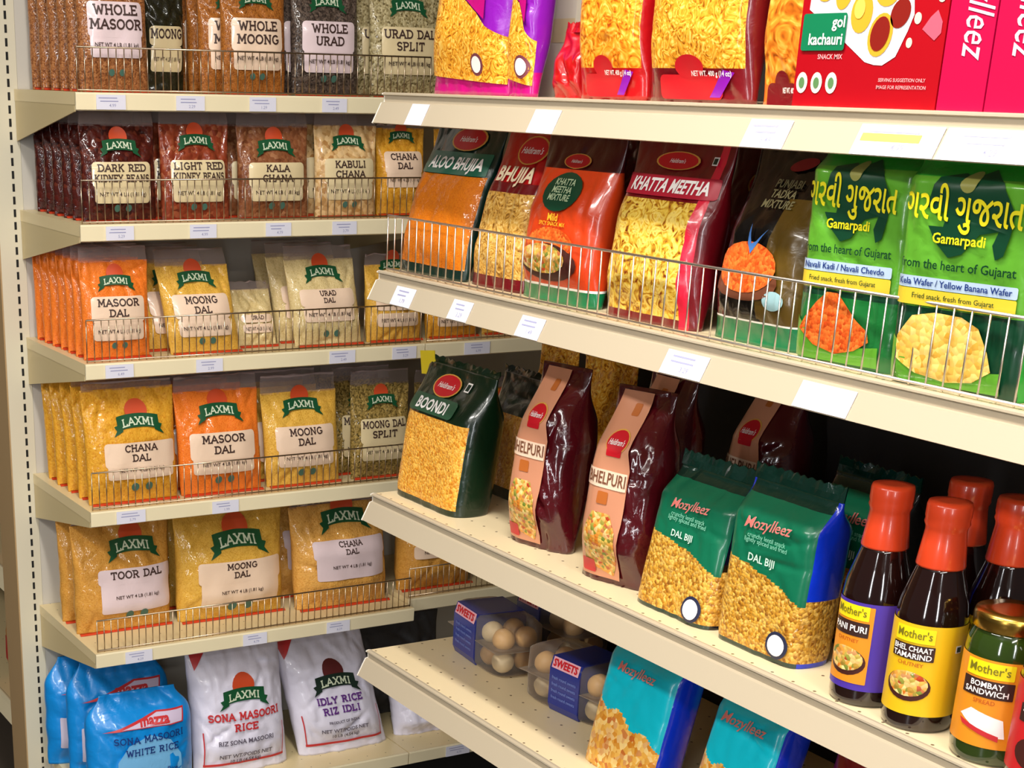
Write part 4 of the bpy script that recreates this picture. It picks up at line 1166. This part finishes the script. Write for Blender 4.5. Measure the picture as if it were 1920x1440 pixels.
# bottles and jars
GLASSB = plain('brown_sauce_glass', (26, 8, 6), .08, coat=1.0); CAPO = plain('shrink_cap_orange', (214, 66, 30), .3, coat=.5)
YEL = plain('label_yellow', (232, 186, 24), .4); VIO = plain('label_violet', (76, 50, 160), .4); ORL = plain('label_orange', (232, 144, 32), .4); REDL = plain('label_red', (200, 34, 36), .4)
LOGO_Y = plain('logo_yellow', (240, 220, 20), .4); BROWNB = plain('name_brown', (58, 34, 28), .4)
def sauce_bottle(x, y, label, rz, main, name_lines, picture=True, r=.0385):
    root = thing('sauce_bottle', label, 'bottle', (x, y, ZR[2]), (0, 0, rz), 'brown sauce bottles with orange caps')
    k = r / .0385
    prof = [(r * .90, 0), (r * .98, .003), (r, .010), (r, .120), (r * .985, .130), (r * .93, .145), (r * .80, .162), (r * .66, .180), (r * .58, .192)]
    part('glass_body', MB().lathe(prof, 48), GLASSB, root, True)
    cap = [(.0258 * k, .183), (.0262 * k, .185), (.0232 * k, .210), (.0218 * k, .222), (.0220 * k, .226), (.0240 * k, .231), (.0232 * k, .2345), (.0240 * k, .238), (.0238 * k, .250), (.0225 * k, .254), (.012, .2545)]
    part('shrink_cap', MB().lathe(cap, 40), CAPO, root, True, label='orange red shrink cap')
    S = Cyl(r)
    A = math.radians
    lb = part('paper_label', patch(S, 0, .072, r * A(118), .052, .0006, r=.002, dens=.003), main, root, True)
    o = -r * .35 if main is not VIO else -r * .62
    if main is VIO:
        part('yellow_side', patch(S, o, .074, r * .72, .046, .0011, r=.001, dens=.003), ORL, lb, True)
    lg = part('brand_plate', patch(S, o, .112, r * .58, .0085, .0016, r=.001, dens=.003), LOGO_Y, lb, True)
    part('lettering', write(S, font("Mother's", .01), o, .1085, .0095, .0022, maxw=r * 1.0), plain('olive_ink', (120, 110, 20), .5), lg)
    nb = part('name_plate', patch(S, o, .0925, r * .62, .0085, .0016, r=.001, dens=.003), BROWNB, lb, True)
    mb = MB()
    for i, t in enumerate(name_lines): write(S, font(t, .02), o, .0935 - .008 * i if len(name_lines) > 1 else .0895, .0062 if len(name_lines) > 1 else .0075, .0022, mb, maxw=r * 1.12)
    part('name_lettering', mb, WHITE, nb)
    part('chutney_lettering', write(S, font('CHUTNEY', .01), o, .0765, .0045, .0014, maxw=r * .8), plain('rust_ink', (190, 90, 20), .5), lb)
    bw = part('bowl_print', patch(S, o, .053, r * .66, .017, .0014, 'ellipse', dens=.003), plain('bowl_dark', (70, 30, 24), .4), lb, True)
    part('bowl_food', patch(S, o, .056, r * .58, .0145, .002, 'ellipse', dens=.003), MIXO, bw, True)
    veg_mark(lb, S, r * .98, .098, .0042, .0014)
    return root
VW = math.radians(-52)
sauce_bottle(.322, -1.764, 'brown sauce bottle with an orange cap and a violet and yellow label', VW, VIO, ['PANI PURI'])
sauce_bottle(.320, -1.847, 'brown sauce bottle with an orange cap and a bright yellow label, frontmost of the bottles', VW, YEL, ['BHEL CHAAT', 'TAMARIND'], r=.0385)
sauce_bottle(.422, -1.785, 'brown sauce bottle behind the yellow labelled one, only its orange cap showing', VW, VIO, ['PANI PURI'])
sauce_bottle(.404, -1.868, 'brown sauce bottle with an orange cap rising behind the green jar', VW, YEL, ['BHEL CHAAT', 'TAMARIND'])
def chutney_jar(x, y, label, rz, main, lines, glass, r=.043):
    root = thing('chutney_jar', label, 'jar', (x, y, ZR[2]), (0, 0, rz), 'glass chutney jars')
    prof = [(r * .9, 0), (r * .98, .004), (r, .012), (r, .118), (r * .97, .132), (r * .88, .142), (r * .84, .146)]
    part('glass_body', MB().lathe(prof, 48), glass, root, True)
    part('gold_lid', MB().lathe([(r * .88, .144), (r * .93, .145), (r * .93, .158), (r * .90, .162), (r * .5, .1625)], 48), plain('gold_lid', (196, 156, 70), .25, 1.0), root, True)
    S = Cyl(r)
    lb = part('paper_label', patch(S, 0, .069, r * math.radians(118), .048, .0006, r=.002, dens=.003), main, root, True)
    o = -r * .35
    lg = part('brand_plate', patch(S, o, .106, r * .6, .0085, .0012, r=.001, dens=.003), LOGO_Y, lb, True)
    part('lettering', write(S, font("Mother's", .01), o, .1025, .0095, .0018, maxw=r * 1.0), plain('olive_ink', (120, 110, 20), .5), lg)
    nb = part('name_plate', patch(S, o, .0855, r * .64, .0095, .0012, r=.001, dens=.003), BROWNB, lb, True)
    mb = MB()
    for i, t in enumerate(lines): write(S, font(t, .02), o, .087 - .008 * i, .0062, .0018, mb, maxw=r * 1.15)
    part('name_lettering', mb, WHITE, nb)
    part('chutney_lettering', write(S, font('SPREAD', .01), o, .069, .0048, .0012, maxw=r * .8), plain('rust_ink', (190, 90, 20), .5), lb)
    if main is ORL:
        sw = part('sandwich_print', poly(S, [(o - .025, .052), (o - .012, .062), (o + .022, .054), (o + .026, .034), (o + .008, .034)], .0012), WHITE, lb, True)
        part('sandwich_filling', poly(S, [(o - .024, .048), (o + .02, .036), (o + .02, .030), (o - .02, .042)], .0018), CRIM, sw, True)
    else:
        part('bowl_print', patch(S, o, .045, r * .6, .018, .0012, 'ellipse', dens=.003), plain('bowl_dark', (70, 30, 24), .4), lb, True)
    return root
chutney_jar(.322, -1.950, 'green chutney jar with a gold lid and an orange label in front of the bottles', VW, ORL, ['BOMBAY', 'SANDWICH'], plain('green_chutney', (40, 58, 14), .08, coat=1.0))
chutney_jar(.306, -2.036, 'red labelled chutney jar cut off at the right edge of the third snack shelf', VW, REDL, ['SCHEZWAN', 'CHUTNEY'], plain('red_chutney', (90, 20, 12), .08, coat=1.0))

# --- lowest snack shelf
TEAL = plain('teal_film', (0, 184, 204), .3, coat=.3, wrinkle=.3)
MIXT = grain('puffed_mix', [(206, 128, 34), (236, 180, 80), (244, 212, 140), (196, 100, 30)], 130)
for k, (y0, y1, xf, ln, lab) in enumerate(((-1.228, -1.392, .328, .22, 'teal snack pouch with a rose script brand, the left one on the lowest snack shelf'), (-1.462, -1.60, .328, .26, 'teal snack pouch at the bottom edge, the right one on the lowest snack shelf'), (-1.375, -1.50, .45, .1, 'teal pouch with a blue side, set back between the two front teal pouches'))):
    dal_pouch(y0, y1, xf, .20, .07, 3, lab, 100 + k, ln, TEAL, MIXT, split=.42, names='', brand='Mozylleez', wavy=True, group='teal snack pouches', sticker=False) if False else None
    root, S, w = snack(y0, y1, 3, xf, .20, .07, lab, BLUEF, 100 + k, kind='block', lean=ln, taper=.2, wr=.002, flap=.015, flapm=DGF, group='teal snack pouches',
                       zone=lambda u, v, b: (2 if v < .42 - .10 * u - .03 * math.sin(u * 8) else 1) if (not b and abs(u) < .93) else 0, mats=[BLUEF, TEAL, MIXT], nv=70) if False else snack(y0, y1, 3, xf, .20, .07, lab, BLUEF, 100 + k, kind='block', lean=ln, taper=.2, wr=.002, flap=.015, flapm=DGF, group='teal snack pouches',
                       zone=lambda u, v, b: (2 if v < .42 - .10 * u - .03 * math.sin(u * 8) else 1) if (not b and abs(u) < .93) else 0, mats=[BLUEF, TEAL, MIXT])
    sc = part('brand_script', write(S, SCRIPT('Mozylleez'), 0, .15, .015, .0018, maxw=w * .74, rot=.02), SCR_W, root, label='white and rose brand script')
    part('script_shadow', write(S, SCRIPT('Mozylleez'), 0, .15, .015, .0024, maxw=w * .71, rot=.02), SCR_R, sc)
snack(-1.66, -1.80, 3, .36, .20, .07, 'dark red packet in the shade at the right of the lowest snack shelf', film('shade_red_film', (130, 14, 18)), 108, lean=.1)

SLEEVE = plain('sleeve_blue', (24, 42, 128), .35, coat=.3); SWEET = plain('sweet_tan', (218, 172, 110), .5); SWEET2 = plain('sweet_cream', (234, 210, 164), .5)
def clamshell(x, y, z, label, seed, sleeve_at, rz=-PI / 2, ln=.19):
    """clear shell, long side along local x"""
    root = thing('sweet_box', label, 'box of sweets', (x, y, z), (0, 0, rz), 'clear boxes of round sweets')
    w, d, h = ln, .10, .092
    def shell(z0, z1, g0, g1):
        mb = MB()
        ring = []
        for zz, g in ((z0, g0), (z0 + (z1 - z0) * .15, max(g0, g1) * .985 if g0 < g1 else g0), (z0 + (z1 - z0) * .85, g1 if g0 < g1 else max(g0, g1) * .985), (z1, g1)):
            r = []
            for k in range(32):
                a = 2 * PI * k / 32
                c, s_ = math.cos(a), math.sin(a)
                r.append((w / 2 * g * math.copysign(abs(c) ** .4, c), d / 2 * g * math.copysign(abs(s_) ** .4, s_), zz))
            ring += r
        fs = [(j * 32 + k, j * 32 + (k + 1) % 32, (j + 1) * 32 + (k + 1) % 32, (j + 1) * 32 + k) for j in range(3) for k in range(32)]
        fs.append(tuple(range(32))[::-1] if g0 < g1 else tuple(range(96, 128)))
        return mb.add(ring, fs)
    part('tray', shell(0.0005, h * .52, .86, .985), CLEAR_PET, root, True)
    part('lid', shell(h * .53, h, .985, .86), CLEAR_PET, root, True)
    part('rim', MB().box((-w / 2 * 1.01, -d / 2 * 1.01, h * .515), (w / 2 * 1.01, d / 2 * 1.01, h * .525)), CLEAR_PET, root)
    rnd = random.Random(seed)
    for layer in range(2):
        for i in range(4):
            for j in range(2):
                rr = .0195
                bx = (i - 1.5) * .042 * (ln / .19) + rnd.uniform(-.003, .003)
                by = (j - .5) * .042
                bm = bmesh.new()
                bmesh.ops.create_icosphere(bm, subdivisions=3, radius=rr)
                for v in bm.verts: v.co *= 1 + .05 * noise.noise(v.co * 90 + Vector((i, j, layer + seed)))
                mb = MB()
                mb.add([(v.co.x + bx, v.co.y + by, v.co.z + .022 + layer * .040) for v in bm.verts], [tuple(v.index for v in f.verts) for f in bm.faces])
                bm.free()
                part('sweet', mb, SWEET if (i + j + layer) % 3 else SWEET2, root, True)
    s0, s1 = sleeve_at
    e = .0012
    prof = [(-d / 2 * .90 - e, .001), (-d / 2 - e, h * .14), (-d / 2 - e, h * .80), (-d / 2 * .88 - e, h + e), (d / 2 * .88, h + e), (d / 2 + e, h * .8), (d / 2 + e, .001)]
    sl = part('paper_sleeve', MB().prism([(a, b) for a, b in prof], 0, s0, s1), SLEEVE, root, label='blue paper sleeve')
    Fz = Flat(-d / 2 - e)
    pm = MB()
    a, b = prof[2], prof[3]
    def on(t, x): return (x, a[0] + (b[0] - a[0]) * t - .0008, a[1] + (b[1] - a[1]) * t + .0006)
    pm.add([on(.05, s0 + .004), on(.05, s1 - .004), on(.95, s1 - .004), on(.95, s0 + .004)], [(0, 1, 2, 3)])
    rp = part('red_plate', pm, plain('plate_pink', (226, 170, 180), .4), sl)
    class On:
        def P(s_, x, z, off=0): q = on(z, x); return (q[0], q[1] - off, q[2] + off)
    part('lettering', write(On(), font('SWEETS', .03), (s0 + s1) / 2, .2, .6, .001, sx=.022, maxw=(s1 - s0) * .8), RED, rp)
    mb = MB()
    for k in range(4): write(Fz, font('fresh round sweets', .01), (s0 + s1) / 2, h * (.62 - .12 * k), .0055, .0008, mb, maxw=(s1 - s0) * .8)
    part('fine_print', mb, plain('sleeve_print', (110, 130, 200), .5), sl)
    return root
clamshell(.452, -.815, ZR[3], 'blue sleeved clear box of sweets nearest the left end of the lowest shelf', 1, (-.07, .012), rz=math.radians(-96))
clamshell(.452, -1.062, ZR[3], 'clear box of round sweets with a blue sleeve, beside the left teal pouch', 2, (-.02, .05), rz=math.radians(-84))
clamshell(.60, -.80, ZR[3], 'clear box of round sweets in the back row, lower of the stacked two', 3, (-.07, .0))
clamshell(.60, -.80, ZR[3] + .0945, 'clear box of round sweets in the back row, upper of the stacked two', 4, (-.07, .0))

# ------------------------------------------------------------------ price tags
def price_tag(along, width, height, run, z, label, seed, big=False, hi=False, blank=False):
    if run == 'L':
        root = thing('price_tag', label, 'price tag', (along, -0.0012, z - .0165), (0, 0, 0), 'price tags on the back shelves')
    else:
        a = math.atan2(.015, .030)
        root = thing('price_tag', label, 'price tag', (XR - .0158, along, z - .0297), (-a, 0, -PI / 2), 'price tags on the snack shelves')
    part('card', MB().box((-width / 2, -.0006, -height / 2), (width / 2, .0002, height / 2)), PAPER, root)
    if not blank:
        rnd = random.Random(seed)
        F = Flat(-.0006)
        mb = write(F, font('%d.%02d' % (rnd.randint(1, 6), rnd.choice((29, 49, 79, 99))), .005), width * .05, -height * .32, height * .22, .0003)
        part('price_print', mb, PRINT, root)
        mb = MB()
        for k in range(2):
            patch(F, -width * .06 + rnd.uniform(-.003, .003), height * (.28 - .22 * k), width * rnd.uniform(.2, .32), height * .035, .0003, r=0, mb=mb)
        part('print_line', mb, PRINT, root)
        if hi: part('highlight_band', patch(F, -width * .08, height * .08, width * .36, height * .13, .0004, r=0), YELLOW_HI, root)
ORDT = ['first', 'second', 'third', 'fourth', 'fifth']
LT = [[(0.039, .097), (.199, .258), (.353, .41), (.512, .568)], [(.05, .107), (.224, .281), (.389, .446), (.54, .597)], [(.04, .099), (.234, .293), (.539, .601), (.692, .752), (.875, .942)], [(.054, .117), (.267, .328)], [(.064, .125), (.338, .396), (.545, .604)], [(.879, .947)]]
for i, row in enumerate(LT):
    for k, (a, b) in enumerate(row):
        nm = f'pale price tag, {ORDT[k]} from the left on the {["top", "second", "third", "fourth", "fifth"][i]} lentil shelf' if i < 5 else 'pale price tag on the bottom rice shelf'
        price_tag((a + b) / 2, b - a, .026, 'L', ZL[i], nm, i * 10 + k)
for k, (a, b, hi, bl, nm) in enumerate(((-.772, -.847 + .025, 0, 1, 'plain white price tag near the left end of the top snack shelf rail'), (-1.101, -1.161, 0, 1, 'plain white price tag below the yellow packets on the top snack rail'), (-1.53, -1.598, 0, 0, 'white price tag with faint print below the red carton'), (-1.70, -1.812, 1, 0, 'wide white price tag with a yellow highlighted line'), (-1.816, -1.93, 0, 0, 'wide white price tag at the right end of the top snack rail'))):
    price_tag((a + b) / 2, abs(a - b), .033, 'R', ZR[0], nm, 60 + k, hi=bool(hi), blank=bool(bl))
for k, (a, b, bl, nm) in enumerate(((-.745, -.805, 0, 'printed price tag at the left end of the second snack shelf rail'), (-.918, -.972, 0, 'printed price tag below the red topped packet'), (-1.101, -1.158, 0, 'printed price tag below the orange red packet'), (-1.425, -1.503, 0, 'wide printed price tag below the black packet'), (-1.662, -1.745, 1, 'blank white price tag below the green packets'))):
    price_tag((a + b) / 2, abs(a - b), .031, 'R', ZR[1], nm, 70 + k, blank=bool(bl))
